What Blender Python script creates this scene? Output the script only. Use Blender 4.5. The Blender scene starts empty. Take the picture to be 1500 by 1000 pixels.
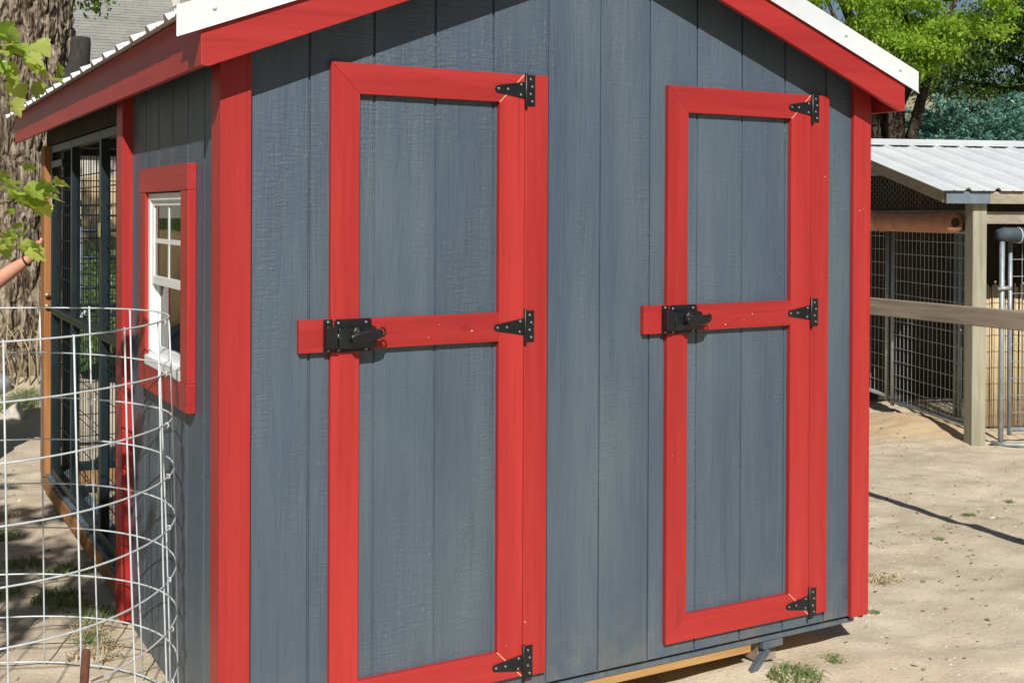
import bpy, bmesh, math, random
import numpy as np
from mathutils import Vector, Matrix, noise, Quaternion
random.seed(7); rng = np.random.default_rng(7)
S = bpy.context.scene
COL = S.collection
PI = math.pi

# ------------------------------------------------------------------ camera, sky, sun, exposure
cd = bpy.data.cameras.new('camera'); cam = bpy.data.objects.new('camera', cd); COL.objects.link(cam)
cd.sensor_fit = 'HORIZONTAL'; cd.sensor_width = 36.0
cd.lens = 36.0*1722.7/1500.0; cd.shift_x = 0.0018; cd.shift_y = -0.1187
cd.clip_start = 0.05; cd.clip_end = 1000
yaw, pit, rol = math.radians(29.129), math.radians(-0.303), math.radians(0.269)
fw = Vector((math.sin(yaw)*math.cos(pit), math.cos(yaw)*math.cos(pit), math.sin(pit)))
rt = Vector((math.cos(yaw), -math.sin(yaw), 0)); up = rt.cross(fw)
rt2 = rt*math.cos(rol)+up*math.sin(rol); up2 = up*math.cos(rol)-rt*math.sin(rol)
M = Matrix((rt2, up2, -fw)).transposed().to_4x4(); M.translation = (-1.1606, -3.2907, 1.5489)
cam.matrix_world = M
S.camera = cam

LIGHT = Vector((0.056, 0.12, -0.104)).normalized()        # the way the sunlight travels
W = bpy.data.worlds.new('World'); S.world = W; W.use_nodes = True
wn = W.node_tree.nodes; wn.clear()
sky = wn.new('ShaderNodeTexSky'); sky.sky_type = 'NISHITA'; sky.sun_disc = False
sky.sun_elevation = math.asin(-LIGHT.z); sky.sun_rotation = math.atan2(-LIGHT.x, -LIGHT.y)
sky.air_density = 1.0; sky.dust_density = 0.6; sky.ozone_density = 1.0
bg = wn.new('ShaderNodeBackground'); bg.inputs['Strength'].default_value = 0.05
wo = wn.new('ShaderNodeOutputWorld')
W.node_tree.links.new(sky.outputs[0], bg.inputs[0]); W.node_tree.links.new(bg.outputs[0], wo.inputs[0])
sd = bpy.data.lights.new('sun', 'SUN'); sd.energy = 5.0; sd.angle = math.radians(0.53); sd.color = (1.0, 0.955, 0.89)
sun = bpy.data.objects.new('sun', sd); COL.objects.link(sun)
sun.rotation_euler = LIGHT.to_track_quat('-Z', 'Y').to_euler(); sun.location = (-4, -8, 9)
S.view_settings.view_transform = 'Standard'; S.view_settings.look = 'None'
S.view_settings.exposure = 0.0; S.view_settings.gamma = 1.0; S.view_settings.use_curve_mapping = False
S.cycles.use_denoising = True
S.cycles.max_bounces = 8; S.cycles.transparent_max_bounces = 16

# ------------------------------------------------------------------ material helpers
def srgb(r, g, b):
    f = lambda c: (c/12.92 if c <= 0.04045 else ((c+0.055)/1.055)**2.4)
    return (f(r/255), f(g/255), f(b/255), 1)
class NT:
    def __init__(s, name):
        s.m = bpy.data.materials.new(name); s.m.use_nodes = True; s.t = s.m.node_tree; s.n = s.t.nodes
        s.b = s.n['Principled BSDF']; s.out = s.n['Material Output']
        s.tc = s.n.new('ShaderNodeTexCoord')
    def lk(s, a, b): s.t.links.new(a, b)
    def co(s, scale=(1, 1, 1), kind='Object', rot=(0, 0, 0)):
        m = s.n.new('ShaderNodeMapping'); m.inputs['Scale'].default_value = scale; m.inputs['Rotation'].default_value = rot
        s.lk(s.tc.outputs[kind], m.inputs[0]); return m.outputs[0]
    def noise(s, vec, scale, detail=4, rough=.55, dist=0.0):
        n = s.n.new('ShaderNodeTexNoise'); n.inputs['Scale'].default_value = scale; n.inputs['Detail'].default_value = detail
        n.inputs['Roughness'].default_value = rough; n.inputs['Distortion'].default_value = dist
        s.lk(vec, n.inputs['Vector']); return n.outputs[0]
    def voro(s, vec, scale, feat='F1', out=0, rnd=1.0):
        n = s.n.new('ShaderNodeTexVoronoi'); n.feature = feat; n.inputs['Scale'].default_value = scale
        n.inputs['Randomness'].default_value = rnd
        s.lk(vec, n.inputs['Vector']); return n.outputs[out]
    def wave(s, vec, scale, dist=2.0, detail=2, direction='X', dscale=1.0):
        n = s.n.new('ShaderNodeTexWave'); n.bands_direction = direction; n.inputs['Scale'].default_value = scale
        n.inputs['Distortion'].default_value = dist; n.inputs['Detail'].default_value = detail; n.inputs['Detail Scale'].default_value = dscale
        s.lk(vec, n.inputs['Vector']); return n.outputs[1]
    def ramp(s, fac, stops):
        r = s.n.new('ShaderNodeValToRGB'); e = r.color_ramp.elements
        while len(e) < len(stops): e.new(0.5)
        for k, (p, c) in enumerate(stops):
            e[k].position = p; e[k].color = c if len(c) == 4 else (*c, 1)
        s.lk(fac, r.inputs[0]); return r.outputs[0]
    def step(s, fac, a, b):
        m = s.n.new('ShaderNodeMapRange'); m.inputs[1].default_value = a; m.inputs[2].default_value = b; m.clamp = True
        s.lk(fac, m.inputs[0]); return m.outputs[0]
    def mix(s, fac, a, b, mode='MIX'):
        m = s.n.new('ShaderNodeMix'); m.data_type = 'RGBA'; m.blend_type = mode
        for v, i in ((fac, 0), (a, 6), (b, 7)):
            if isinstance(v, (int, float)): m.inputs[i].default_value = v
            elif isinstance(v, tuple): m.inputs[i].default_value = v if len(v) == 4 else (*v, 1)
            else: s.lk(v, m.inputs[i])
        return m.outputs[2]
    def math(s, op, a, b=0.0):
        m = s.n.new('ShaderNodeMath'); m.operation = op
        for i, v in enumerate((a, b)):
            if isinstance(v, (int, float)): m.inputs[i].default_value = v
            else: s.lk(v, m.inputs[i])
        return m.outputs[0]
    def bump(s, h, strength, dist, prev=None):
        b = s.n.new('ShaderNodeBump'); b.inputs['Strength'].default_value = strength; b.inputs['Distance'].default_value = dist
        s.lk(h, b.inputs['Height'])
        if prev is not None: s.lk(prev, b.inputs['Normal'])
        return b.outputs[0]
    def fin(s, col=None, rough=.5, normal=None, metal=0.0, spec=.5):
        b = s.b
        if isinstance(col, tuple): b.inputs['Base Color'].default_value = col if len(col) == 4 else (*col, 1)
        elif col is not None: s.lk(col, b.inputs['Base Color'])
        if isinstance(rough, (int, float)): b.inputs['Roughness'].default_value = rough
        else: s.lk(rough, b.inputs['Roughness'])
        if normal is not None: s.lk(normal, b.inputs['Normal'])
        b.inputs['Metallic'].default_value = metal; b.inputs['Specular IOR Level'].default_value = spec
        return s.m
    def rnd(s):
        o = s.n.new('ShaderNodeObjectInfo'); return o.outputs['Random']
    def hsv(s, col, h=.5, sat=1.0, v=1.0):
        n = s.n.new('ShaderNodeHueSaturation')
        for key, val in (('Hue', h), ('Saturation', sat), ('Value', v)):
            if isinstance(val, (int, float)): n.inputs[key].default_value = val
            else: s.lk(val, n.inputs[key])
        s.lk(col, n.inputs['Color']); return n.outputs[0]

def mat_siding():
    s = NT('siding_paint')
    big = s.noise(s.co((1.6, 1.6, .42)), 1.9, 3, .55)
    streak = s.noise(s.co((6, 6, .3)), 1.5, 3, .5)
    c = s.ramp(s.mix(.35, big, streak), [(.34, srgb(68, 83, 99)), (.5, srgb(78, 93, 107)), (.66, srgb(90, 105, 114))])
    grain = s.noise(s.co((46, 46, 2.6)), 1.0, 6, .66, 1.4)
    c = s.mix(s.math('MULTIPLY', s.step(grain, .48, .80), .25), c, srgb(102, 116, 122))
    c = s.mix(s.math('MULTIPLY', s.step(grain, .46, .2), .35), c, srgb(48, 60, 70))
    c = s.hsv(c, v=s.math('ADD', s.math('MULTIPLY', s.rnd(), .12), .94))
    # pressed rough-sawn relief: long fibres everywhere, patches of cross saw marks, knobs of paint
    where = s.step(s.noise(s.co((3.2, 3.2, .7)), 1.9, 4, .6), .40, .60)
    saw = s.noise(s.co((17, 17, 105)), 1.0, 4, .62)
    knob = s.noise(s.co((70, 70, 42)), 1.4, 4, .65)
    kb = s.math('MULTIPLY', s.step(knob, .54, .70), where)
    glint = s.math('MULTIPLY', s.math('MULTIPLY', s.step(knob, .62, .70), where), .35)
    c = s.mix(glint, c, srgb(150, 165, 172))  # highlights on the raised knobs, painted into the colour
    ch = s.voro(s.co((1, 1, .8)), 14.0); chn = s.noise(s.co(), 3.0, 2)
    chip_or_glint = s.math('MULTIPLY', s.step(ch, .035, .02), s.step(chn, .58, .64))
    c = s.mix(chip_or_glint, c, srgb(176, 184, 184))  # pale chip-shaped flecks: white sun glints put into the colour
    sc = s.noise(s.co((1.5, 1.5, 1.5), rot=(0, .6, 0)), 4.0, 6, .75)
    c = s.mix(s.math('MULTIPLY', s.step(sc, .66, .80), .35), c, srgb(120, 128, 122))
    # mud splashed along the foot of the wall
    sp = s.n.new('ShaderNodeSeparateXYZ'); s.lk(s.tc.outputs['Object'], sp.inputs[0])
    mud = s.math('MULTIPLY', s.step(sp.outputs[2], .26, .0), s.step(s.noise(s.co(), 11, 5, .7), .42, .66))
    c = s.mix(s.math('MULTIPLY', mud, .38), c, srgb(132, 124, 108))
    n = s.bump(s.math('ADD', grain, s.math('MULTIPLY', s.math('MULTIPLY', saw, where), 1.1)), .75, .0042)
    n = s.bump(kb, .45, .0022, n)
    r = s.math('SUBTRACT', .46, s.math('MULTIPLY', kb, .18))
    return s.fin(c, r, n, spec=.6)

def mat_red(name, axis):
    s = NT(name)
    st = [60, 60, 60]; st[axis] = 2.2
    g = s.noise(s.co(tuple(st)), 1.0, 5, .65)
    st2 = [12, 12, 12]; st2[axis] = .8
    br = s.noise(s.co(tuple(st2)), 1.0, 4, .6)
    c = s.mix(s.step(br, .34, .66), srgb(158, 40, 39), srgb(176, 51, 48))
    c = s.mix(s.math('MULTIPLY', s.step(g, .52, .80), .5), c, srgb(182, 58, 56))
    c = s.mix(s.math('MULTIPLY', s.step(g, .44, .22), .5), c, srgb(118, 21, 22))
    c = s.hsv(c, v=s.math('ADD', s.math('MULTIPLY', s.rnd(), .16), .92))
    ch = s.voro(s.co(), 21.0); w = s.noise(s.co(), 2.3, 2)
    chip_or_glint = s.math('MULTIPLY', s.step(ch, .065, .04), s.step(w, .58, .63))
    c = s.mix(chip_or_glint, c, srgb(226, 190, 180))
    ka = [5.0, 5.0, 5.0]; ka[axis] = 2.6
    kn = s.voro(s.co(tuple(ka)), 1.0)
    kd = s.step(kn, .075, .02)
    c = s.mix(s.math('MULTIPLY', kd, .55), c, srgb(112, 22, 20))
    dirt = s.noise(s.co((2, 2, 2)), 3.1, 6, .7)
    c = s.mix(s.math('MULTIPLY', s.step(dirt, .58, .78), .28), c, srgb(120, 58, 50))
    n = s.bump(g, .55, .0026)
    n = s.bump(s.math('SUBTRACT', chip_or_glint, kd), .6, .0012, n)
    return s.fin(c, .44, n, spec=.45)

def mat_plain(name, c1, c2, scale=6, rough=.6, bump=.3, bdist=.002, metal=0.0, stretch=(1, 1, 1), spec=.5):
    s = NT(name)
    n = s.noise(s.co(stretch), scale, 5, .6)
    c = s.mix(s.step(n, .3, .7), c1, c2)
    return s.fin(c, rough, s.bump(s.noise(s.co(stretch), scale*6, 4, .6), bump, bdist), metal, spec)

def mat_wood(name, c1, c2, axis=2, rough=.7):
    s = NT(name)
    st = [22, 22, 22]; st[axis] = 1.1
    g = s.noise(s.co(tuple(st)), 1.4, 6, .6, .6)
    c = s.mix(s.step(g, .3, .72), c1, c2)
    bl = s.noise(s.co(), 2.5, 3)
    c = s.hsv(c, v=s.math('ADD', s.math('MULTIPLY', bl, .5), .75))
    kn = s.voro(s.co(tuple(2.0 if k == axis else 7 for k in range(3))), 1.6)
    c = s.mix(s.math('MULTIPLY', s.step(kn, .13, .05), .6), c, tuple(x*.35 for x in c1[:3])+(1,))
    return s.fin(c, rough, s.bump(g, .4, .0025), spec=.3)

def mat_ground():
    s = NT('sand_ground')
    big = s.noise(s.co(), .55, 4, .6)
    mid = s.noise(s.co(), 3.2, 5, .62)
    fin = s.noise(s.co(), 60, 5, .7)
    c = s.ramp(s.mix(.5, big, mid), [(.32, srgb(174, 158, 136)), (.5, srgb(200, 186, 163)), (.68, srgb(216, 203, 181))])
    c = s.mix(s.step(fin, .52, .78), c, srgb(224, 213, 194))
    c = s.mix(s.step(fin, .42, .22), c, srgb(146, 128, 106))
    sp = s.voro(s.co((1, 1, 1)), 31.0); spn = s.noise(s.co(), 1.2, 3)
    c = s.mix(s.math('MULTIPLY', s.step(sp, .13, .07), s.math('MULTIPLY', s.step(spn, .5, .66), .7)), c, srgb(128, 114, 92))
    # sawdust-coloured heap along the kennel
    sx = s.n.new('ShaderNodeSeparateXYZ'); s.lk(s.tc.outputs['Object'], sx.inputs[0])
    d = s.n.new('ShaderNodeVectorMath'); d.operation = 'DISTANCE'; d.inputs[1].default_value = (6.05, 3.35, -.05)
    s.lk(s.co(), d.inputs[0])
    c = s.mix(s.math('MULTIPLY', s.step(s.math('ADD', d.outputs['Value'], s.math('MULTIPLY', mid, .5)), 1.10, .70), .6), c, srgb(200, 170, 124))
    gl = s.step(s.math('ADD', sx.outputs[1], s.math('MULTIPLY', big, 2.0)), 9.0, 10.0)
    gx = s.step(sx.outputs[0], 7.5, 5.5)
    gc = s.mix(mid, (.045, .085, .02, 1), (.10, .16, .04, 1))
    c = s.mix(s.math('MULTIPLY', gl, gx), c, gc)
    n = s.bump(mid, .5, .03); n = s.bump(fin, .6, .006, n)
    return s.fin(c, .95, n, spec=.15)

def mat_bark(name, c1, c2, c3):
    s = NT(name)
    v = s.noise(s.co((6, 6, 1.0)), 2.4, 6, .65, .5)
    f = s.noise(s.co((30, 30, 6)), 2.0, 5, .7)
    c = s.ramp(v, [(.3, c1), (.5, c2), (.72, c3)])
    wv = s.n.new('ShaderNodeVectorMath'); wv.operation = 'ADD'
    ns = s.n.new('ShaderNodeTexNoise'); ns.inputs['Scale'].default_value = 5.0; s.lk(s.co(), ns.inputs['Vector'])
    sc_ = s.n.new('ShaderNodeVectorMath'); sc_.operation = 'SCALE'; sc_.inputs['Scale'].default_value = 1.6; s.lk(ns.outputs['Color'], sc_.inputs[0])
    s.lk(s.co((10, 10, 2.0)), wv.inputs[0]); s.lk(sc_.outputs[0], wv.inputs[1])
    fis = s.voro(wv.outputs[0], 1.0, 'DISTANCE_TO_EDGE')
    c = s.mix(s.math('MULTIPLY', s.step(fis, .09, .015), .6), c, tuple(q*.45 for q in c1[:3])+(1,))
    c = s.mix(s.step(f, .5, .25), c, c1)
    n = s.bump(f, .8, .012); n = s.bump(s.step(fis, .0, .22), .9, .03, n)
    return s.fin(c, .95, n, spec=.1)

def mat_leaf(name, c1, c2, trans=.45, rough=.5):
    s = NT(name)
    g = s.n.new('ShaderNodeNewGeometry')
    n = s.noise(s.co(), 1.6, 3)
    c = s.mix(s.math('FRACT', s.math('ADD', g.outputs['Random Per Island'], s.rnd())), c1, c2)
    c = s.hsv(c, v=s.math('ADD', s.math('MULTIPLY', n, .5), .75))
    s.fin(c, rough, spec=.35)
    t = s.n.new('ShaderNodeBsdfTranslucent'); s.lk(s.hsv(c, h=.485, v=1.35, sat=1.1), t.inputs[0])
    mx = s.n.new('ShaderNodeMixShader'); mx.inputs[0].default_value = trans
    s.lk(s.b.outputs[0], mx.inputs[1]); s.lk(t.outputs[0], mx.inputs[2]); s.lk(mx.outputs[0], s.out.inputs[0])
    return s.m

def mat_glass():
    s = NT('window_glass')
    s.n.remove(s.b)
    tr = s.n.new('ShaderNodeBsdfTransparent'); tr.inputs[0].default_value = (.9, .94, .92, 1)
    gl = s.n.new('ShaderNodeBsdfGlossy'); gl.inputs['Roughness'].default_value = .02
    fr = s.n.new('ShaderNodeFresnel'); fr.inputs[0].default_value = 1.5
    mx = s.n.new('ShaderNodeMixShader'); s.lk(fr.outputs[0], mx.inputs[0]); s.lk(tr.outputs[0], mx.inputs[1]); s.lk(gl.outputs[0], mx.inputs[2])
    s.lk(mx.outputs[0], s.out.inputs[0]); return s.m

def mat_skin():
    s = NT('skin')
    n = s.noise(s.co(), 14, 4)
    c = s.mix(n, srgb(196, 140, 116), srgb(222, 170, 146))
    s.fin(c, .5, s.bump(s.noise(s.co(), 160, 3), .15, .001)); s.b.inputs['Subsurface Weight'].default_value = .12
    s.b.inputs['Subsurface Radius'].default_value = (.02, .008, .004); s.b.inputs['Subsurface Scale'].default_value = .3
    return s.m

SID = mat_siding(); RED = mat_red('red_paint', 2); RED_X = mat_red('red_paint_across', 0); RED_Y = mat_red('red_paint_along', 1)
GROUND = mat_ground()
WHITE_METAL = mat_plain('white_roof_metal', srgb(206, 212, 216), srgb(228, 231, 233), 2.2, .42, .10, .003)
WHITE_VINYL = mat_plain('white_vinyl', srgb(222, 226, 224), srgb(236, 238, 236), 5, .4, .05, .001)
BLACK = mat_plain('black_hardware', (.005, .006, .007, 1), (.012, .014, .015, 1), 20, .40, .25, .0008)
STEEL = mat_plain('zinc_screw', (.26, .27, .28, 1), (.40, .40, .40, 1), 40, .45, .1, .0005, .8)
GALV = mat_plain('galvanised_wire', (.50, .55, .58, 1), (.72, .77, .79, 1), 30, .5, .25, .0006, .15)
GALVPIPE = mat_plain('galvanised_pipe', (.24, .28, .30, 1), (.40, .44, .46, 1), 14, .5, .2, .001, .4)
GREEN_METAL = mat_plain('dark_green_enamel', (.007, .016, .021, 1), (.014, .028, .034, 1), 9, .4, .15, .001)
GREY_SILL = mat_plain('grey_painted_sill', srgb(74, 92, 104), srgb(98, 116, 126), 8, .6, .3, .002)
CEDAR = mat_wood('orange_cedar', srgb(142, 92, 52), srgb(180, 128, 80), 2)
CEDAR_Y = mat_wood('orange_cedar_long', srgb(142, 92, 52), srgb(182, 130, 82), 1)
CEDAR_X = mat_wood('pale_lumber', srgb(150, 112, 68), srgb(186, 148, 98), 0)
PLY = mat_wood('plywood', srgb(170, 132, 84), srgb(206, 172, 122), 2)
DECK = mat_wood('roof_deck_wood', srgb(120, 92, 62), srgb(160, 126, 88), 0)
GREYWOOD_Z = mat_wood('weathered_post', srgb(140, 137, 118), srgb(170, 166, 146), 2, .8)
GREYWOOD_Y = mat_wood('weathered_rail', srgb(132, 118, 102), srgb(172, 158, 140), 1, .8)
GREYWOOD_X = mat_wood('weathered_beam', srgb(136, 128, 112), srgb(176, 168, 150), 0, .8)
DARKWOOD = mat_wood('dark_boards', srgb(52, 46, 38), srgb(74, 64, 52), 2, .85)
REED = mat_wood('reed_screen', srgb(178, 158, 120), srgb(222, 204, 168), 2, .85)
PICKET = mat_wood('picket_wood', srgb(176, 150, 116), srgb(208, 182, 148), 2, .85)
CANVAS = mat_plain('tan_canvas', srgb(176, 118, 88), srgb(200, 142, 110), 8, .8, .4, .003)
BLACKCLOTH = mat_plain('dark_shade_cloth', srgb(46, 58, 66), srgb(70, 84, 92), 12, .75, .5, .003)
BLUEPAINT = mat_plain('faded_blue_paint', srgb(96, 108, 120), srgb(116, 128, 140), 12, .7, .3, .002)
BARK = mat_bark('cottonwood_bark', srgb(92, 80, 68), srgb(150, 136, 118), srgb(196, 184, 164))
BARK2 = mat_bark('dark_bark', srgb(46, 40, 34), srgb(84, 74, 64), srgb(112, 100, 88))
TWIG = mat_plain('twig_bark', srgb(96, 82, 62), srgb(134, 116, 90), 30, .85, .4, .002)
STUMPBARK = mat_plain('dead_limb_bark', srgb(40, 40, 38), srgb(66, 64, 60), 24, .95, .6, .006)
MAPLE = mat_leaf('maple_leaf', (.22, .38, .04, 1), (.62, .70, .20, 1), .55, .35)
LOCUST = mat_leaf('bright_foliage', (.15, .32, .03, 1), (.50, .64, .12, 1), .58)
ASH = mat_leaf('dark_foliage', (.045, .105, .018, 1), (.13, .21, .045, 1), .42)
SPRUCE = mat_leaf('blue_spruce_needles', (.06, .19, .15, 1), (.26, .46, .38, 1), .15)
HEDGE = mat_leaf('hedge_foliage', (.04, .10, .018, 1), (.11, .20, .04, 1), .4)
GRASSM = mat_leaf('grass_blades', (.14, .22, .07, 1), (.34, .40, .18, 1), .35)
DRYGRASS = mat_leaf('dry_stalks', (.42, .34, .20, 1), (.60, .52, .34, 1), .25)
LITTER = mat_leaf('ground_litter', (.30, .24, .16, 1), (.64, .58, .44, 1), .1)
LITTERD = mat_leaf('dark_litter', (.07, .055, .035, 1), (.17, .13, .085, 1), .05)
STONE = mat_plain('grey_stone', srgb(120, 126, 130), srgb(168, 170, 168), 7, .85, .6, .006)
STONEW = mat_plain('pale_stone', srgb(180, 174, 160), srgb(214, 208, 196), 9, .85, .6, .006)
RUST = mat_plain('rusty_iron', srgb(74, 44, 34), srgb(112, 70, 52), 40, .9, .5, .002)
HILLM = mat_plain('dry_hillside', srgb(150, 134, 106), srgb(184, 168, 138), .35, .95, .4, .2)
SKIN = mat_skin()
SHIRT = mat_plain('tan_cotton', srgb(150, 128, 92), srgb(172, 150, 112), 10, .85, .4, .003)
JEANS = mat_plain('dark_denim', srgb(38, 46, 62), srgb(58, 68, 86), 20, .85, .4, .003)
HAIR = mat_plain('brown_hair', srgb(44, 32, 24), srgb(70, 52, 38), 60, .6, .6, .004, stretch=(1, 1, .15))
SHOE = mat_plain('brown_leather', srgb(62, 44, 32), srgb(84, 62, 46), 18, .6, .3, .002)
LEATHER = mat_plain('dark_band', srgb(36, 22, 20), srgb(54, 34, 30), 30, .6, .3, .001)
GLASS = mat_glass()
HOUSEW = mat_plain('house_siding', srgb(186, 182, 170), srgb(204, 200, 190), 4, .8, .2, .004)
SMESH = mat_plain('chicken_wire', (.22, .23, .23, 1), (.34, .35, .35, 1), 30, .6, .2, .0006, .3)
REDCHAIR = mat_plain('red_chair_paint', srgb(168, 36, 34), srgb(196, 54, 50), 6, .55, .2, .002)
WHITEPLASTIC = mat_plain('white_plastic', srgb(206, 210, 210), srgb(226, 230, 230), 6, .45, .1, .001)
ZIP = mat_plain('pale_label', srgb(168, 186, 186), srgb(196, 208, 208), 20, .5, .1, .001)
CAULK = mat_plain('cream_caulk', srgb(206, 150, 122), srgb(220, 168, 140), 20, .7, .2, .001)
BRASS = mat_plain('brass_latch', srgb(150, 150, 110), srgb(196, 192, 150), 30, .45, .2, .001, .5)
def mat_shingle():
    s = NT('roof_shingles')
    a = s.noise(s.co(), .5, 4); t = s.voro(s.co((3.3, 3.3, 3.3)), 1.0, out=1)
    c = s.mix(a, srgb(138, 138, 134), srgb(170, 169, 164))
    c = s.mix(.35, c, s.mix(t, srgb(118, 118, 114), srgb(184, 182, 176)))
    c = s.mix(s.step(s.noise(s.co(), 40, 4), .5, .3), c, srgb(120, 116, 108))
    return s.fin(c, .95, s.bump(s.noise(s.co(), 90, 3), .5, .004), spec=.15)
SHINGLE = mat_shingle()

# ------------------------------------------------------------------ mesh helpers
class MB:
    def __init__(s): s.v = []; s.f = []; s.mi = []; s.sm = []
    def add(s, vs, fs, mi=0, smooth=False):
        o = len(s.v); s.v += [tuple(v) for v in vs]
        for f in fs: s.f.append(tuple(i+o for i in f)); s.mi.append(mi); s.sm.append(smooth)
        return s
    def box(s, lo, hi, mi=0):
        (a, b, c), (d, e, f) = lo, hi
        return s.add([(a, b, c), (d, b, c), (d, e, c), (a, e, c), (a, b, f), (d, b, f), (d, e, f), (a, e, f)],
                     [(0, 3, 2, 1), (4, 5, 6, 7), (0, 1, 5, 4), (1, 2, 6, 5), (2, 3, 7, 6), (3, 0, 4, 7)], mi)
    def obox(s, c, ax, ay, az, mi=0):
        """centre and three half-axis vectors"""
        c, ax, ay, az = Vector(c), Vector(ax), Vector(ay), Vector(az)
        vs = [c+ax*i+ay*j+az*k for k in (-1, 1) for i, j in ((-1, -1), (1, -1), (1, 1), (-1, 1))]
        return s.add(vs, [(0, 3, 2, 1), (4, 5, 6, 7), (0, 1, 5, 4), (1, 2, 6, 5), (2, 3, 7, 6), (3, 0, 4, 7)], mi)
    def beam(s, p, q, w, h, upv=(0, 0, 1), mi=0):
        p, q = Vector(p), Vector(q); d = (q-p); L = d.length; d.normalize()
        x = d.cross(Vector(upv)); x.normalize(); z = x.cross(d)
        return s.obox((p+q)/2, d*L/2, x*w/2, z*h/2, mi)
    def prism(s, pts, axis, a, b, mi=0):
        """polygon (2-D, counter-clockwise seen against the axis) extruded along axis from a to b"""
        def P(u, v, w): return {0: (w, u, v), 1: (u, w, v), 2: (u, v, w)}[axis]
        n = len(pts)
        vs = [P(u, v, a) for u, v in pts]+[P(u, v, b) for u, v in pts]
        fs = [tuple(range(n)), tuple(reversed(range(n, 2*n)))]+[(i+n, (i+1) % n+n, (i+1) % n, i) for i in range(n)]
        return s.add(vs, fs, mi)
    def tube(s, pts, r, n=8, mi=0, closed=False, cap=True):
        pts = [Vector(p) for p in pts]; m = len(pts)
        R = r if isinstance(r, (list, tuple)) else [r]*m
        vs = []; prev = None
        for i, p in enumerate(pts):
            if closed: d = pts[(i+1) % m]-pts[i-1]
            else: d = pts[min(i+1, m-1)]-pts[max(i-1, 0)]
            d.normalize()
            if prev is None:
                ref = Vector((0, 0, 1)) if abs(d.z) < .9 else Vector((1, 0, 0)); x = d.cross(ref).normalized()
            else:
                x = (prev-d*prev.dot(d)).normalized()
            prev = x; y = d.cross(x)
            vs += [p+(x*math.cos(2*PI*k/n)+y*math.sin(2*PI*k/n))*R[i] for k in range(n)]
        fs = []
        for i in range(m if closed else m-1):
            j = (i+1) % m
            for k in range(n): fs.append((i*n+k, i*n+(k+1) % n, j*n+(k+1) % n, j*n+k))
        if cap and not closed: fs += [tuple(reversed(range(n))), tuple(range((m-1)*n, m*n))]
        return s.add(vs, fs, mi, True)
    def disc(s, c, nrm, r, t, n=8, mi=0):
        c, nrm = Vector(c), Vector(nrm).normalized()
        return s.tube([c, c+nrm*t*.6, c+nrm*t], [r, r, r*.6], n, mi)
    def build(s, name, mats, parent=None, bevel=0.0, inv=None):
        me = bpy.data.meshes.new(name); me.from_pydata(s.v, [], s.f)
        if not isinstance(mats, (list, tuple)): mats = [mats]
        for m in mats: me.materials.append(m)
        if len(mats) > 1: me.polygons.foreach_set('material_index', s.mi)
        me.polygons.foreach_set('use_smooth', s.sm); me.update()
        bm = bmesh.new(); bm.from_mesh(me); bmesh.ops.recalc_face_normals(bm, faces=bm.faces); bm.to_mesh(me); bm.free()
        return link(name, me, parent, bevel)
def link(name, me, parent=None, bevel=0.0):
    o = bpy.data.objects.new(name, me); COL.objects.link(o)
    if parent is not None:
        o.parent = parent
        if parent.type == 'EMPTY': o.matrix_parent_inverse = parent_inv(parent)
    if bevel:
        b = o.modifiers.new('bevel', 'BEVEL'); b.width = bevel; b.segments = 2; b.limit_method = 'ANGLE'; b.angle_limit = .6
        b.harden_normals = False
    return o
def parent_inv(e): return (Matrix.LocRotScale(e.location, e.rotation_euler, e.scale)).inverted()
def thing(name, label, cat, loc, group=None):
    o = bpy.data.objects.new(name, None); COL.objects.link(o); o.location = loc; o.empty_display_size = .2
    return tag(o, label, cat, group)
def tag(o, label, cat, group=None):
    o['label'] = label; o['category'] = cat
    if group: o['group'] = group
    return o
def kind(o, k): o['kind'] = k; return o
def quads(name, P, mats, parent=None, mi=None, smooth=False):
    """P: (n,k,3) array of n polygons with k corners"""
    n, k, _ = P.shape
    me = bpy.data.meshes.new(name)
    me.vertices.add(n*k); me.vertices.foreach_set('co', P.reshape(-1).astype(np.float32))
    me.loops.add(n*k); me.loops.foreach_set('vertex_index', np.arange(n*k, dtype=np.int32))
    me.polygons.add(n); me.polygons.foreach_set('loop_start', np.arange(0, n*k, k, dtype=np.int32)); me.polygons.foreach_set('loop_total', np.full(n, k, np.int32))
    if not isinstance(mats, (list, tuple)): mats = [mats]
    for m in mats: me.materials.append(m)
    if mi is not None: me.polygons.foreach_set('material_index', mi.astype(np.int32))
    me.update(calc_edges=True); me.validate()
    return link(name, me, parent)
def leaf_cloud(name, centres, dirs, size, mats, parent=None, aspect=.5, curl=.25, mi=None):
    """small bent diamond leaves; centres (n,3), dirs (n,3) rough outward directions"""
    n = len(centres)
    a = dirs+rng.normal(0, .55, (n, 3)); a /= np.linalg.norm(a, axis=1)[:, None]+1e-9
    b = np.cross(a, rng.normal(0, 1, (n, 3))+np.array([0, 0, .6])); b /= np.linalg.norm(b, axis=1)[:, None]+1e-9
    c = np.cross(a, b)
    L = (size*rng.uniform(.6, 1.35, n))[:, None]; w = L*aspect
    p0 = centres; p1 = centres+a*L*.5+b*w*.5+c*L*curl*.2; p2 = centres+a*L-c*L*curl*.3; p3 = centres+a*L*.5-b*w*.5+c*L*curl*.2
    return quads(name, np.stack([p0, p1, p2, p3], 1), mats, parent, mi)

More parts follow.
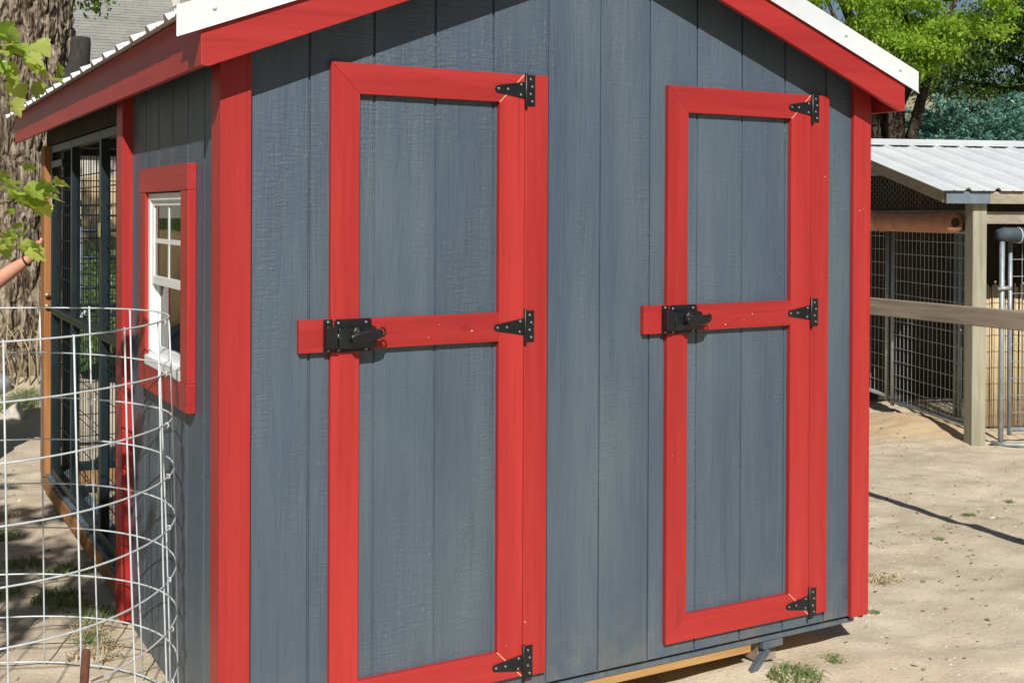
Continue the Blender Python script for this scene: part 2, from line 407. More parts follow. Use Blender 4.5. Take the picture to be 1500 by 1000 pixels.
# ================================================================== GROUND
def ground_z(x, y):
    t = min(max((x+.3)/1.8, 0), 1); z = -.02-.10*t*t*(3-2*t)
    far = min(max((y-8.5)/9.0, 0), 1); side = min(max((7.5-x)/4, 0), 1)
    z += 1.55*far*far*(3-2*far)*side                       # lawn bank behind the run
    z += .30*math.exp(-(((x-.0)/1.3)**2+((y-6.6)/.85)**2))     # soil round the big trunk
    u = (x-5.96)*.339+(y-2.53)*.941; v = (x-5.96)*.941-(y-2.53)*.339
    z += .085*math.exp(-((u-.75)/.5)**2-((v+.10)/.26)**2)    # heap at the kennel
    return z
_fr = np.random.default_rng(21)
FEET = []
for k in range(170):
    if k < 120: fx, fy = _fr.uniform(1.2, 6.2), _fr.uniform(-1.2, 3.4)
    else: fx, fy = _fr.uniform(-1.8, -.35), _fr.uniform(.3, 5.0)
    FEET.append((fx, fy, _fr.uniform(0, 6.28), _fr.uniform(.05, .12), _fr.uniform(.035, .06), _fr.uniform(.004, .010)))
def feet(x, y):
    z = 0*x
    for fx, fy, a, l, w, d in FEET:
        u = ((x-fx)*math.cos(a)+(y-fy)*math.sin(a))/l; v = (-(x-fx)*math.sin(a)+(y-fy)*math.cos(a))/w
        q = u*u+v*v
        z = z-d*np.exp(-q*1.2)+d*.55*np.exp(-(np.sqrt(q)-1.35)**2*6)
    return z
def build_ground():
    def axis(lo, a, b, hi, st):
        m = list(np.arange(a, b+1e-6, st)); left = []; right = []; d = st; p = a
        while p > lo: d *= 1.22; p -= d; left.append(p)
        d = st; p = b
        while p < hi: d *= 1.22; p += d; right.append(p)
        return left[::-1]+m+right
    X = axis(-160, -2.0, 6.6, 200, .035); Y = axis(-120, -1.4, 4.6, 260, .035)
    vs = []
    for y in Y:
        for x in X:
            z = ground_z(x, y)
            if -6 < x < 16 and -6 < y < 22:
                p = Vector((x, y, 0))
                z += .022*noise.noise(p*1.1)+.014*noise.noise(p*3.7+Vector((9, 2, 1)))+.011*noise.noise(p*8.3)+.006*max(0, noise.noise(p*15))
            vs.append((x, y, z))
    va = np.array(vs); va[:, 2] += feet(va[:, 0], va[:, 1]); vs = va.tolist()
    nx = len(X); fs = [(j*nx+i, j*nx+i+1, (j+1)*nx+i+1, (j+1)*nx+i) for j in range(len(Y)-1) for i in range(nx-1)]
    me = bpy.data.meshes.new('ground'); me.from_pydata(vs, [], fs); me.polygons.foreach_set('use_smooth', [True]*len(fs)); me.materials.append(GROUND)
    o = link('ground', me); kind(o, 'structure')
build_ground()
def gz(x, y):
    p = Vector((x, y, 0))
    return ground_z(x, y)+float(feet(x, y))+.022*noise.noise(p*1.1)+.014*noise.noise(p*3.7+Vector((9, 2, 1)))+.011*noise.noise(p*8.3)+.006*max(0, noise.noise(p*15))

# ================================================================== SHED
RX, RS = .985, .385                       # ridge x, roof slope
def roof_z(x): return 2.085-RS*(abs(x-RX)-1.396)
def fasc_z(x): return 1.944-RS*(abs(x-RX)-1.333)
XL, XR = -.249, 2.222                     # faces of the side siding
shed = thing('shed', 'grey board shed with red trim, two red-framed doors and white metal roof', 'shed', (.985, 1.8, -.1))
G = .2032

def clip_plank(x0, x1, z0, ztop, y0=0.0, y1=.0105):
    """vertical plank whose top follows a function of x"""
    pts = [(x0, z0), (x1, z0), (x1, ztop(x1))]
    if x0 < RX < x1: pts.append((RX, ztop(RX)))
    pts.append((x0, ztop(x0)))
    return MB().prism(pts, 1, y0, y1)
D1 = dict(l=.060, li=.150, ri=.622, r=.7125, j=.8005, bl=-.037)
D2 = dict(l=1.283, li=1.370, ri=1.842, r=1.9375, j=2.0285, bl=1.183)
DT, DTI, DB, DBI, MT, MBZ = 1.993, 1.902, .066, .156, 1.235, 1.144
fw_ = MB().prism([(XL, .013), (XR, .013), (XR, roof_z(XR)-.033), (RX, roof_z(RX)-.033), (XL, roof_z(XL)-.033)], 1, .0075, .02).build('front_wall', SID, shed)
doors = []
for D in (D1, D2):
    d = MB().box((D['l']+.01, .004, DB+.01), (D['r']-.01, .0068, DT-.01)).build('door', SID, shed); doors.append((D, d))
edges = [-.249]+[k*G for k in range(0, 12)]
edges = [e for e in edges if e < XR]+[XR]
gap = .0038
wtop = lambda x: roof_z(x)-.031
for a, b in zip(edges[:-1], edges[1:]):
    a2, b2 = a+gap, b-gap
    if a == -.249: a2 = a
    if b == XR: b2 = b
    segs = [(a2, b2)]
    # stretches of the strip that belong to doors / wall
    cuts = sorted({a2, b2}|{e for D, _ in doors for e in (D['l']+.012, D['r']-.012) if a2 < e < b2})
    for u, v in zip(cuts[:-1], cuts[1:]):
        mid = (u+v)/2; dd = [d for D, d in doors if D['l'] < mid < D['r']]
        if not dd:
            clip_plank(u, v, .018, wtop).build('plank', SID, fw_, .0012)
        else:
            clip_plank(u, v, DT-.03, wtop).build('plank', SID, fw_, .0012)
            clip_plank(u, v, .018, lambda x: DB+.03).build('plank', SID, fw_, .0012)
            MB().box((u, -.0005, DB+.033), (v, .0065, DT-.033)).build('plank', SID, dd[0], .0012)

def frame_board(pts, y0, y1, name, parent, mat=RED, bev=.0014): return MB().prism(pts, 1, y0, y1).build(name, mat, parent, bev)
m_ = .00025
for D, d in doors:
    l, li, ri, r = D['l'], D['li'], D['ri'], D['r']; y0, y1 = -.0215, -.0008
    frame_board([(l, DB), (li-m_, DBI+m_), (li-m_, DTI-m_), (l, DT-2*m_)], y0, y1, 'stile', d)
    frame_board([(ri+m_, DBI), (r, DB+m_), (r, DT-m_), (ri+m_, DTI)], y0, y1-.0001, 'stile', d)
    frame_board([(l+m_, DT), (li, DTI), (ri, DTI), (r-m_, DT)], y0+.0006, y1, 'rail', d, RED_X)
    frame_board([(l+m_, DB-m_), (r-m_, DB-m_), (ri, DBI), (li, DBI)], y0+.0004, y1, 'rail', d, RED_X)
    for zi, zo, sg in ((DTI, DT, 1), (DBI, DB, -1)):
        o_ = .0016
        MB().prism([(ri-o_, zi), (ri+o_*.6, zi-sg*o_), (r-o_*.3, zo-sg*o_*1.4), (r-o_*2.2, zo)], 1, y0-.0003, y0+.004).build('caulk_line', CAULK, d)
    frame_board([(li+m_, MBZ), (ri-m_, MBZ), (ri-m_, MT), (li+m_, MT)], y0-.0008, y1, 'rail', d, RED_X)
    frame_board([(r+.0022, DB-.004), (D['j'], DB-.004), (D['j'], DT+.001), (r+.0022, DT+.001)], y0+.0005, -.0006, 'jamb_board', shed)
    frame_board([(D['bl'], MBZ-.004), (l-.0015, MBZ-.004), (l-.0015, MT+.002), (D['bl'], MT+.002)], y0+.0003, -.0006, 'latch_block', shed, RED_X)

# corner boards and base
frame_board([(-.268, .017), (-.179, .017), (-.179, roof_z(-.179)-.03), (-.268, roof_z(-.268)-.03)], -.0198, -.0005, 'corner_board', shed)
frame_board([(2.158, .016), (2.247, .016), (2.247, roof_z(2.247)-.03), (2.158, roof_z(2.158)-.03)], -.0198, -.0005, 'corner_board', shed)
MB().box((-.268, .0002, .0), (XL-.0006, .074, 2.105)).build('corner_board', RED, shed, .002)
MB().box((XR+.0006, .0002, .0), (2.241, .074, 2.105)).build('corner_board', RED, shed, .002)
bb = MB().box((XL+.01, .0085, -.012), (2.20, .035, .0045)).build('base_board', SID, shed, .0015)
MB().box((.2, .012, -.042), (1.692, .048, -.0135)).build('floor_joist', CEDAR_X, shed, .002)
MB().box((-.2, .045, -.085), (.2, 3.4, -.014)).build('skid', GREYWOOD_Y, shed)
sk = MB().prism([(1.745, -.040), (1.838, -.038), (1.838, -.0135), (1.745, -.0135)], 1, .004, .03).build('skid_block', SID, shed, .001)
MB().prism([(1.672, -.135), (1.690, -.147), (1.782, -.052), (1.764, -.040)], 1, .006, .03).build('skid_brace', SID, shed, .001)
MB().box((1.75, .045, -.10), (1.84, 3.4, -.014)).build('skid', GREYWOOD_Y, shed)

# side walls with planks
sw = MB().prism([(.0, .01), (1.25, .01), (1.25, 2.11), (.0, 2.11)], 0, XL+.008, XL+.02)
sw = None
wy0, wy1, wz0, wz1 = .40, .915, 1.022, 1.612     # window opening
def side_wall(x0, sgn, window):
    inn = x0+sgn*.008
    xa, xb = sorted((inn, inn+sgn*.012))
    w = MB()
    if window:
        w.box((xa, .0205, .010), (xb, 1.3, wz0-.004)).box((xa, .0205, wz1+.004), (xb, 1.3, 2.11))
        w.box((xa, .0205, wz0-.004), (xb, wy0-.004, wz1+.004)).box((xa, wy1+.004, wz0-.004), (xb, 1.3, wz1+.004))
    else: w.box((xa, .0205, .010), (xb, 1.3, 2.11))
    wo_ = w.build('side_wall', SID, shed)
    ys = [0.021, .218, .421, .624, .827, 1.03, 1.233, 1.30]
    for a, b in zip(ys[:-1], ys[1:]):
        xa, xb = sorted((x0, x0+sgn*.0078))
        a2, b2 = a+gap, b-gap
        if window and b > wy0 and a < wy1:
            lo_, hi_ = max(a2, wy0-.04), min(b2, wy1+.04)
            MB().box((xa, lo_, -.004), (xb, hi_, wz0-.02)).build('plank', SID, wo_, .001)
            MB().box((xa, lo_, wz1+.02), (xb, hi_, 2.11)).build('plank', SID, wo_, .001)
            if a < wy0-.04: MB().box((xa, a2, -.004), (xb, wy0-.0402, 2.11)).build('plank', SID, wo_, .001)
            if b > wy1+.04: MB().box((xa, wy1+.0402, -.004), (xb, b2, 2.11)).build('plank', SID, wo_, .001)
        else: MB().box((xa, a2, -.004), (xb, b2, 2.11)).build('plank', SID, wo_, .001)
side_wall(XL, 1, True); side_wall(XR, -1, False)
MB().box((XL+.022, 1.305, .02), (XR-.022, 1.325, 2.05)).build('partition_wall', PLY, shed)
MB().box((XL+.022, .05, -.011), (XR-.022, 1.30, .012)).build('floor', PLY, shed)
MB().box((XL+.021, .0207, .013), (XL+.060, .058, 1.99)).build('stud', CEDAR, shed)
MB().box((.55, .0207, .013), (.60, .11, 1.99)).build('stud', CEDAR, shed)

# window
win = thing('window', '', '', (0, 0, 0)); 
for k in ('label', 'category'): del win[k]
bpy.data.objects.remove(win)
fx0, fx1 = -.265, -.21
wf = MB()
wf.box((fx0, wy0, wz0), (fx1, wy0+.028, wz1)).box((fx0, wy1-.028, wz0), (fx1, wy1, wz1))
wf.box((fx0, wy0+.028, wz1-.024), (fx1, wy1-.028, wz1)).box((fx0-.012, wy0+.0, wz0-.002), (fx1, wy1, wz0+.03))
win = wf.build('window', WHITE_VINYL, shed, .0015)
y0, y1 = wy0+.028, wy1-.028; zm0, zm1 = 1.300, 1.342
def sash(x0, x1, z0, z1, bot, top, grid):
    s = MB(); t = .026
    s.box((x0, y0, z0), (x1, y0+t, z1)).box((x0, y1-t, z0), (x1, y1, z1)).box((x0, y0+t, z0), (x1, y1-t, z0+bot)).box((x0, y0+t, z1-top), (x1, y1-t, z1))
    s.build('sash', WHITE_VINYL, win, .0012)
    if grid:
        ym = (y0+y1)/2; zc = (z0+bot+z1-top)/2
        MB().box((x0+.004, ym-.008, z0+bot), (x1-.004, ym+.008, z1-top)).build('muntin', WHITE_VINYL, win)
        MB().box((x0+.0045, y0+t, zc-.008), (x1-.0045, y1-t, zc+.008)).build('muntin', WHITE_VINYL, win)
    xm = (x0+x1)/2
    MB().box((xm-.0015, y0+t-.004, z0+bot-.004), (xm+.0015, y1-t+.004, z1-top+.004)).build('pane', GLASS, win)
sash(-.258, -.242, zm0, wz1-.024, .03, .018, True)
sash(-.240, -.222, wz0+.03, zm1-.006, .034, .026, False)
CX0 = -.2775
def casing(lo, hi, name='casing'): return MB().box(lo, hi).build(name, RED if name == 'casing' else RED_Y, win, .002)
casing((CX0, .312, wz1+.004), (XL-.0005, 1.003, 1.699), 'header')
casing((CX0+.0012, .312, 1.024), (XL-.0005, wy0+.002, wz1+.0035)); casing((CX0+.0012, wy1-.002, 1.024), (XL-.0005, 1.003, wz1+.0035))
casing((CX0+.0004, .312, .934), (XL-.0005, 1.003, 1.0235), 'apron')

# roof
rf = MB().prism([(-.345, roof_z(-.345)-.026), (RX, roof_z(RX)-.026), (RX, roof_z(RX)-.010), (-.345, roof_z(-.345)-.010)], 1, -.100, 4.10)
rf.prism([(RX+.0005, roof_z(RX)-.026), (2.315, roof_z(2.315)-.026), (2.315, roof_z(2.315)-.010), (RX+.0005, roof_z(RX)-.010)], 1, -.100, 4.10)
roof = rf.build('roof', DECK, shed)
def rib_sheet(p0, du, dv, nu, Lv, pitch, hgt, thick=.0012):
    """metal panel: ribs every `pitch` along du, sheet runs Lv along dv"""
    p0, du, dv = Vector(p0), Vector(du).normalized(), Vector(dv).normalized(); n = du.cross(dv).normalized()
    if n.z < 0: n = -n
    prof = []
    for k in range(nu):
        u = k*pitch
        prof += [(u, 0), (u+pitch*.36, 0), (u+pitch*.37, .0035), (u+pitch*.42, .0035), (u+pitch*.43, 0), (u+pitch*.76, 0), (u+pitch*.83, hgt), (u+pitch*.92, hgt), (u+pitch*.995, 0)]
    vs = []
    for u, h in prof:
        for off in (0, thick):
            q = p0+du*u+n*(h+off); vs += [q, q+dv*Lv]
    m = MB(); fs = []
    for i in range(len(prof)-1):
        a, b = i*4, (i+1)*4
        fs += [(a, a+1, b+1, b), (a+2, b+2, b+3, a+3), (a, b, b+2, a+2), (a+1, a+3, b+3, b+1)]
    return m.add(vs, fs)
slopeL = Vector((1, 0, RS)).normalized(); Lr = (RX+.386)*math.sqrt(1+RS*RS)
npan = 3
for k in range(npan):        # sheets of six ribs each side
    w = 1.4
    pass
y = -.115; k = 0
while y < 4.05:
    nr = min(6, int(round((4.12-y)/.2365)))
    rib_sheet((-.392, y, roof_z(-.392)-.006+.0007*(k % 2)), (0, 1, 0), slopeL, nr, Lr+.005, .2365, .020).build('metal_sheet', WHITE_METAL, roof)
    rib_sheet((2.362, y, roof_z(2.362)-.006+.0007*(k % 2)), (0, 1, 0), Vector((-1, 0, RS)), nr, Lr+.005, .2365, .020).build('metal_sheet', WHITE_METAL, roof)
    y += nr*.2365-.0; k += 1
rc = MB()
rc.prism([(RX-.16, roof_z(RX-.16)+.021), (RX, roof_z(RX)+.024), (RX+.16, roof_z(RX+.16)+.021), (RX, roof_z(RX)+.027)], 1, -.16, 4.13)
rc.build('ridge_cap', WHITE_METAL, roof)
for sgn in (-1, 1):          # rake flashing: face, top flap and small hem
    xe = RX+sgn*1.400; xi = RX+sgn*.002
    t = MB()
    zt = lambda x: roof_z(x)+.014; zb = lambda x: roof_z(x)-.062
    yf = -.1255
    def strip(ya, yb, f0, f1):
        pts = [(xe, ya, f0(xe)), (xi, ya, f0(xi)), (xi, yb, f1(xi)), (xe, yb, f1(xe))]
        o = [(p[0], p[1], p[2]) for p in pts]; nrm = (Vector(o[1])-Vector(o[0])).cross(Vector(o[3])-Vector(o[0])).normalized()*.0011
        t.add(o+[tuple(Vector(p)+nrm) for p in o], [(0, 1, 2, 3), (7, 6, 5, 4), (0, 4, 5, 1), (1, 5, 6, 2), (2, 6, 7, 3), (3, 7, 4, 0)])
    strip(yf, yf, zb, zt); strip(yf, -.035, zt, zt)
    strip(yf-.006, yf, lambda x: zb(x)-.008, zb)
    fl = t.build('rake_flashing', WHITE_METAL, roof)
    for q in (.12, .42, .72, 1.02, 1.3):
        x = RX+sgn*q; MB().disc((x, yf-.001, roof_z(x)-.022), (0, -1, 0), .0065, .006, 8).build('screw', WHITE_METAL, fl)
# fascias
def rake(sgn):
    xe = RX+sgn*1.333; xi = RX+sgn*.0006
    pts = [(xe, fasc_z(xe)+.0), (xe-sgn*.022, fasc_z(xe)-.0015), (xi, fasc_z(xi)), (xi, fasc_z(xi)+.118), (xe, fasc_z(xe)+.118)]
    if sgn > 0: pts = pts[::-1]
    MB().prism(pts, 1, -.1205, -.1015).build('rake_board', RED_X, shed, .0022)
rake(-1); rake(1)
MB().box((-.348, -.1013, 1.944), (-.329, 4.085, roof_z(-.348)-.010)).build('fascia', RED_Y, shed, .002)
MB().box((2.299, -.1013, 1.944), (2.318, 4.085, roof_z(2.318)-.010)).build('fascia', RED_Y, shed, .002)
for yy in (.30, .91, 1.52, 2.13, 2.74, 3.35, 3.97):      # rafters
    for sgn in (-1, 1):
        p = Vector((RX+sgn*1.31, yy, roof_z(RX+sgn*1.31)-.075)); q = Vector((RX+sgn*.02, yy, roof_z(RX+sgn*.02)-.075))
        MB().beam(p, q, .038, .089).build('rafter', DECK, shed)
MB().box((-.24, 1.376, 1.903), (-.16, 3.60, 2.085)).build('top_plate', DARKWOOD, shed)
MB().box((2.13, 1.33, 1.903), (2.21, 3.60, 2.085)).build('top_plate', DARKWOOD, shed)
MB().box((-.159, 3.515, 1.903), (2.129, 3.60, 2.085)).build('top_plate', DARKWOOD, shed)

# run: posts, sill, wire panels
MB().box((-.2865, 1.262, .012), (XL+.02, 1.372, 2.09)).build('run_post', RED, shed, .002)
MB().box((2.2, 1.302, .012), (2.2605, 1.372, 2.09)).build('run_post', RED, shed, .002)
for x0 in (-.268, 2.152):
    MB().box((x0, 3.47, .118), (x0+.089, 3.605, 1.902)).build('run_post', CEDAR, shed, .003)
MB().box((-.262, 1.374, .040), (-.205, 3.63, .112)).build('sill_beam', CEDAR_Y, shed, .002)
MB().box((2.165, 1.374, .040), (2.238, 3.63, .112)).build('sill_beam', CEDAR_Y, shed, .002)
MB().box((-.256, 1.376, .113), (-.13, 3.66, .134)).build('sill_plank', GREY_SILL, shed, .002)
MB().box((-.128, 3.53, .040), (2.16, 3.60, .112)).build('sill_beam', CEDAR_X, shed, .002)
def wire_panel(fixed, axis, a, b, z0, z1, posts, pitch, hz, brace=True, name='wire_panel'):
    """framed welded-wire panel in plane axis=fixed (0: x, 1: y), spanning a..b"""
    def P(s, z, d=0): return (fixed+d, s, z) if axis == 0 else (s, fixed+d, z)
    t = .020
    def bar(s0, s1, za, zb, nm, d=.0, par=None):
        lo = P(s0, za, d-t); hi = P(s1, zb, d+t); lo2 = tuple(min(u, v) for u, v in zip(lo, hi)); hi2 = tuple(max(u, v) for u, v in zip(lo, hi))
        return MB().box(lo2, hi2).build(nm, GREEN_METAL, par or shed, .004)
    w = MB()
    s = a+pitch
    while s < b-.01: w.tube([P(s, z0+.01), P(s, z1-.01)], .0018, 4, cap=False); s += pitch
    for z in hz: w.tube([P(a+.01, z, .004), P(b-.01, z, .004)], .0027, 4, cap=False)
    pan = w.build(name, GREEN_METAL, shed)
    for p_ in posts: bar(p_-t, p_+t, z0, z1, 'upright', 0, pan)
    ss = sorted(posts)
    for u, v in zip(ss[:-1], ss[1:]):
        bar(u+t, v-t, z1-.042, z1-.002, 'bar', 0, pan); bar(u+t, v-t, z0+.002, z0+.044, 'bar', 0, pan)
    if brace:
        for u, v in zip(ss[:-1], ss[1:]): bar(u+t, v-t, brace-.018, brace+.018, 'bar', -.001, pan)
    return pan
hz = [.30, .42, .56, .60, .74, .88, .92, 1.06, 1.20, 1.26, 1.40, 1.53, 1.58, 1.66, 1.72]
pan = wire_panel(-.222, 0, 1.40, 3.44, .140, 1.900, (1.40, 1.97, 2.74, 3.40), .065, hz, 1.02)
MB().box((-.2475, 3.0, 1.78), (-.2215, 3.377, 1.815)).build('bar', GREEN_METAL, pan, .003)
MB().box((-.2488, 1.935, 1.44), (-.2455, 1.985, 1.50)).build('latch_plate', BRASS, pan, .001)
MB().box((-.2488, 1.945, .30), (-.2455, 1.985, .37)).build('latch_plate', BRASS, pan, .001)
MB().box((-.2488, 3.35, 1.58), (-.2455, 3.40, 1.70)).build('tag_plate', ZIP, pan, .001)
wire_panel(3.57, 1, -.16, 2.14, .115, 1.900, (-.14, .62, 1.38, 2.12), .036, hz, 1.02)
wire_panel(2.19, 0, 1.40, 3.44, .115, 1.900, (1.40, 2.07, 2.74, 3.42), .06, hz, 1.02)
for zz in (1.04, 1.10):
    MB().disc((-.2485, 3.455, zz), (-1, -.4, 0), .012, .02, 8).build('bolt', BRASS, shed)

# hinges
def hinge(xp, xe, xt, zt, zb):
    """barrel at xp, leaf to xe, strap tip at xt"""
    zc = (zt+zb)/2; y = -.0222
    lf = MB().box((xp+.004, y-.0025, zb), (xe, y, zt)).build('hinge', BLACK, shed, .0008)
    h0 = .027; n = 6; pts = [(xp-.001, zc-h0), (xp-.001, zc+h0)]
    tip = [(xt+.011+.011*math.cos(a), zc+.011*math.sin(a)) for a in np.linspace(PI*.55, PI*1.45, n)]
    MB().prism((pts[:1]+pts[1:]+tip)[::1], 1, y-.0033, y-.0006).build('strap', BLACK, lf, .0008)
    MB().tube([(xp+.002, y-.004, zb-.010), (xp+.002, y-.004, zb-.004), (xp+.002, y-.004, zt+.004), (xp+.002, y-.004, zt+.005)], [.0030, .0050, .0050, .0035], 10).build('pin', BLACK, lf)
    L = xp-xt
    sc = [(xt+.013, zc), (xt+L*.42, zc), (xp-.016, zc+.017), (xp-.018, zc-.016)]+[((xp+xe)/2+.004+.003*(-1)**k, zb+(zt-zb)*(k+.6)/4.2) for k in range(4)]
    for q, (x, z) in enumerate(sc):
        yy = y-.0033 if q < 4 else y-.0025
        MB().disc((x, yy, z), (0, -1, 0), .0043, .0022, 8).build('screw', STEEL, lf)
for D, xx in ((D1, .0), (D2, 1.2245)):
    for zt, zb in ((1.993, 1.894), (1.238, 1.138), (.162, .058)):
        hinge(.7140+xx, .7500+xx, .603+xx, zt, zb)

# gate latches
def latch(x, turn):
    """x: left edge of the main plate"""
    y = -.0225; z0, z1 = 1.138, 1.236
    pl = MB().prism([(x, z0), (x+.113, z0), (x+.118, z0+.006), (x+.118, z1-.006), (x+.113, z1), (x+.004, z1), (x, z1-.004)], 1, y-.0025, y).build('latch', BLACK, shed, .001)
    MB().prism([(y-.0027, z0+.012), (y-.0027, z1-.022), (y-.024, z1-.026), (y-.030, z0+.030), (y-.022, z0+.012)], 0, x+.006, x+.124).build('latch_body', BLACK, pl, .002)
    MB().box((x-.034, y-.002, z0), (x-.004, y, z1)).build('strike_plate', BLACK, pl, .001)
    MB().box((x-.032, y-.030, z0+.014), (x+.002, y-.0022, z1-.018)).build('strike', BLACK, pl, .003)
    MB().tube([(x-.01, y-.016, 1.188), (x+.03, y-.016, 1.188)], .008, 10).build('bolt', STEEL, pl)
    # lever: round boss, tapering thumb bar and a wire loop
    cx, cz = x+.062, 1.190
    MB().tube([(cx, y-.024, cz+.006), (cx, y-.040, cz+.006), (cx, y-.044, cz+.006)], [.021, .021, .015], 16).build('boss', BLACK, pl)
    dx, dz = math.cos(turn), math.sin(turn)
    P = lambda s, d, h=0: (cx+dx*s-dz*h, y-d, cz+dz*s+dx*h)
    lv = [(-.034, -.004), (-.026, -.017), (.010, -.021), (.044, -.020), (.066, -.014), (.070, .002), (.064, .011), (.024, .014), (-.010, .012), (-.030, .006)]
    MB().prism([(cx+dx*u-dz*v, cz+dz*u+dx*v) for u, v in lv], 1, y-.066, y-.042).build('lever', BLACK, pl, .005)
    MB().disc((cx-.002, y-.044, cz+.010), (0, -1, 0), .004, .003, 8).build('screw', STEEL, pl)
    MB().tube([P(.058, .052, .004), P(.070, .05, .014), P(.080, .048, .008), P(.082, .048, -.006), P(.072, .048, -.014)], .0028, 6).build('loop', BLACK, pl)
    for (sx, sz, yy) in ((x+.013, z1-.012, y-.0025), (x+.100, z1-.012, y-.0025), (x+.013, z0+.007, y-.0025), (x+.100, z0+.007, y-.0025), (x-.019, z1-.008, y-.002), (x-.019, z0+.007, y-.002)):
        MB().disc((sx, yy, sz), (0, -1, 0), .0048, .0028, 8).build('screw', STEEL, pl)
latch(.070, .10); latch(1.2905, .02)

# ================================================================== WIRE CAGE
CC = Vector((-.903, .49, 0)); CR = .592
cage = thing('wire_cage', 'tall galvanised wire garden cage standing on sand beside the shed wall', 'wire cage', (CC.x, CC.y, gz(CC.x, CC.y)))
def cage_pt(a, z):
    t = (1.25-z)/1.3
    r = CR+.022*t+.007*math.sin(3*a+1.0)+.004*math.sin(5*a+z*3)
    return Vector((CC.x+.02*t+r*math.cos(a), CC.y+r*math.sin(a), z))
nup = 20
zs = [1.222-.1524*k for k in range(9)]
for k, z in enumerate(zs):
    ph = random.uniform(0, 6)
    MB().tube([cage_pt(2*PI*i/72, z+.005*math.sin(2*PI*i/72+ph)+.003*math.sin(4*PI*i/72*1.5+ph)) for i in range(72)], .0028, 6, closed=True).build('ring_wire', GALV, cage)
    a = -.42+random.uniform(-.02, .02)       # the twisted joint of the two ends
    p = cage_pt(a, z)
    MB().tube([p+Vector((.001, .0, -.008)), p+Vector((.006, -.002, -.002)), p+Vector((.004, 0, .006)), p+Vector((-.002, .003, .008)), p+Vector((.0, .005, -.004))], .0019, 6).build('wire_tie', GALV, cage)
for k in range(nup):
    a = .11+2*PI*k/nup; b = random.uniform(-.012, .012)
    MB().tube([cage_pt(a+b*(z-.6), z) for z in (1.226+random.uniform(0, .006), .9, .5, .2, gz(CC.x+CR*math.cos(a), CC.y+CR*math.sin(a))-.03)], .0028, 6).build('upright_wire', GALV, cage)
rs = MB().tube([(-.665, -.150, -.10), (-.655, -.146, .2), (-.642, -.141, .425), (-.641, -.140, .43)], [.011, .011, .0115, .008], 10).build('iron_stake', RUST)
tag(rs, 'rusty brown iron stake driven into the sand beside wire cage', 'stake')

# ================================================================== RAIL FENCE
rail = thing('rail_fence', 'weathered wooden rail fence between shed and kennel', 'fence', (3.57, 2.0, gz(3.57, 2)))
MB().beam((3.385, -1.75, 1.075), (3.575, 2.08, 1.068), .038, .089).build('rail', GREYWOOD_Y, rail, .004)
for x, y in ((3.62, 2.0), (3.455, -1.7)):
    MB().box((x-.02, y-.045, gz(x, y)-.2), (x+.07, y+.045, 1.16)).build('post', GREYWOOD_Z, rail, .004)

# ================================================================== KENNEL
P0 = Vector((5.96, 2.53, 0)); E1 = Vector((.339, .941, 0)); E2 = Vector((.941, -.339, 0)); ZU = Vector((0, 0, 1))
def K(a, b, z): return P0+E1*a+E2*b+ZU*z
ken = thing('kennel', 'low open wire kennel with white ribbed metal roof and pale timber posts', 'kennel', K(0, 0, -.1))
def kbox(a0, a1, b0, b1, z0, z1, name, mat, par=ken, bev=.003):
    return MB().obox(K((a0+a1)/2, (b0+b1)/2, (z0+z1)/2), E1*(a1-a0)/2, E2*(b1-b0)/2, ZU*(z1-z0)/2).build(name, mat, par, bev)
KS = .24; AE = -.10; AR = 1.72; ZE = 1.735; B0 = -.30; B1 = 5.4
kroof_z = lambda a: ZE+KS*((a-AE) if a < AR else (2*AR-AE-a))
# timber
for b in (.0, 2.3, 4.6):
    for a in (.0, 3.44):
        kbox(a-.055, a+.055, b-.055, b+.055, -.25, kroof_z(a)-.03, 'post', GREYWOOD_Z, bev=.006)
for a in (.0, 3.44):
    for b0, b1 in ((.055, 2.245), (2.355, 4.545)):
        kbox(a-.02, a+.02, b0, b1, 1.49, 1.58, 'beam', GREYWOOD_X)
kbox(.056, 3.384, -.022, .022, 1.50, 1.59, 'beam', GREYWOOD_Y)
for b in (-.28, .02, 1.2, 2.4, 3.6, 4.8):
    for a0, a1 in ((AE+.02, AR), (2*AR-AE-.02, AR)):
        p = K(a0, b, kroof_z(a0)-.055); q = K(a1+(.0 if a0 < a1 else .0), b, kroof_z(a1)-.055)
        MB().beam(p, q, .04, .09).build('rafter', GREYWOOD_Y, ken, .003)
kbox(AE-.022, AE-.002, B0+.0, B0+.335, ZE-.10, ZE-.012, 'fascia', BLUEPAINT)
kbox(AE-.022, AE-.002, B0+.337, B1, ZE-.10, ZE-.012, 'fascia', GREYWOOD_X)
sl = (E1+ZU*KS).normalized(); sl2 = (-E1+ZU*KS).normalized(); Ls = (AR-AE+.05)*math.sqrt(1+KS*KS)
for b in range(6):
    o1 = rib_sheet(K(AE-.05, B0-.05+b*.92, kroof_z(AE-.05)+.004+.001*(b % 2)), E2, sl, 4, Ls, .23, .022).build('roof_sheet', WHITE_METAL, ken)
    o2 = rib_sheet(K(2*AR-AE+.05, B0-.05+b*.92, kroof_z(AE-.05)+.004+.001*(b % 2)), E2, sl2, 4, Ls, .23, .022).build('roof_sheet', WHITE_METAL, ken)
cap = MB()
for q in (-1, 1):
    pts = [K(AR, B0-.06, kroof_z(AR)+.045), K(AR, B1+.1, kroof_z(AR)+.045), K(AR+q*.2, B1+.1, kroof_z(AR+q*.2)+.032), K(AR+q*.2, B0-.06, kroof_z(AR+q*.2)+.032)]
    cap.add(pts+[p-ZU*.003 for p in pts], [(0, 1, 2, 3), (7, 6, 5, 4), (0, 4, 5, 1), (1, 5, 6, 2), (2, 6, 7, 3), (3, 7, 4, 0)])
cap.build('ridge_cap', WHITE_METAL, ken)
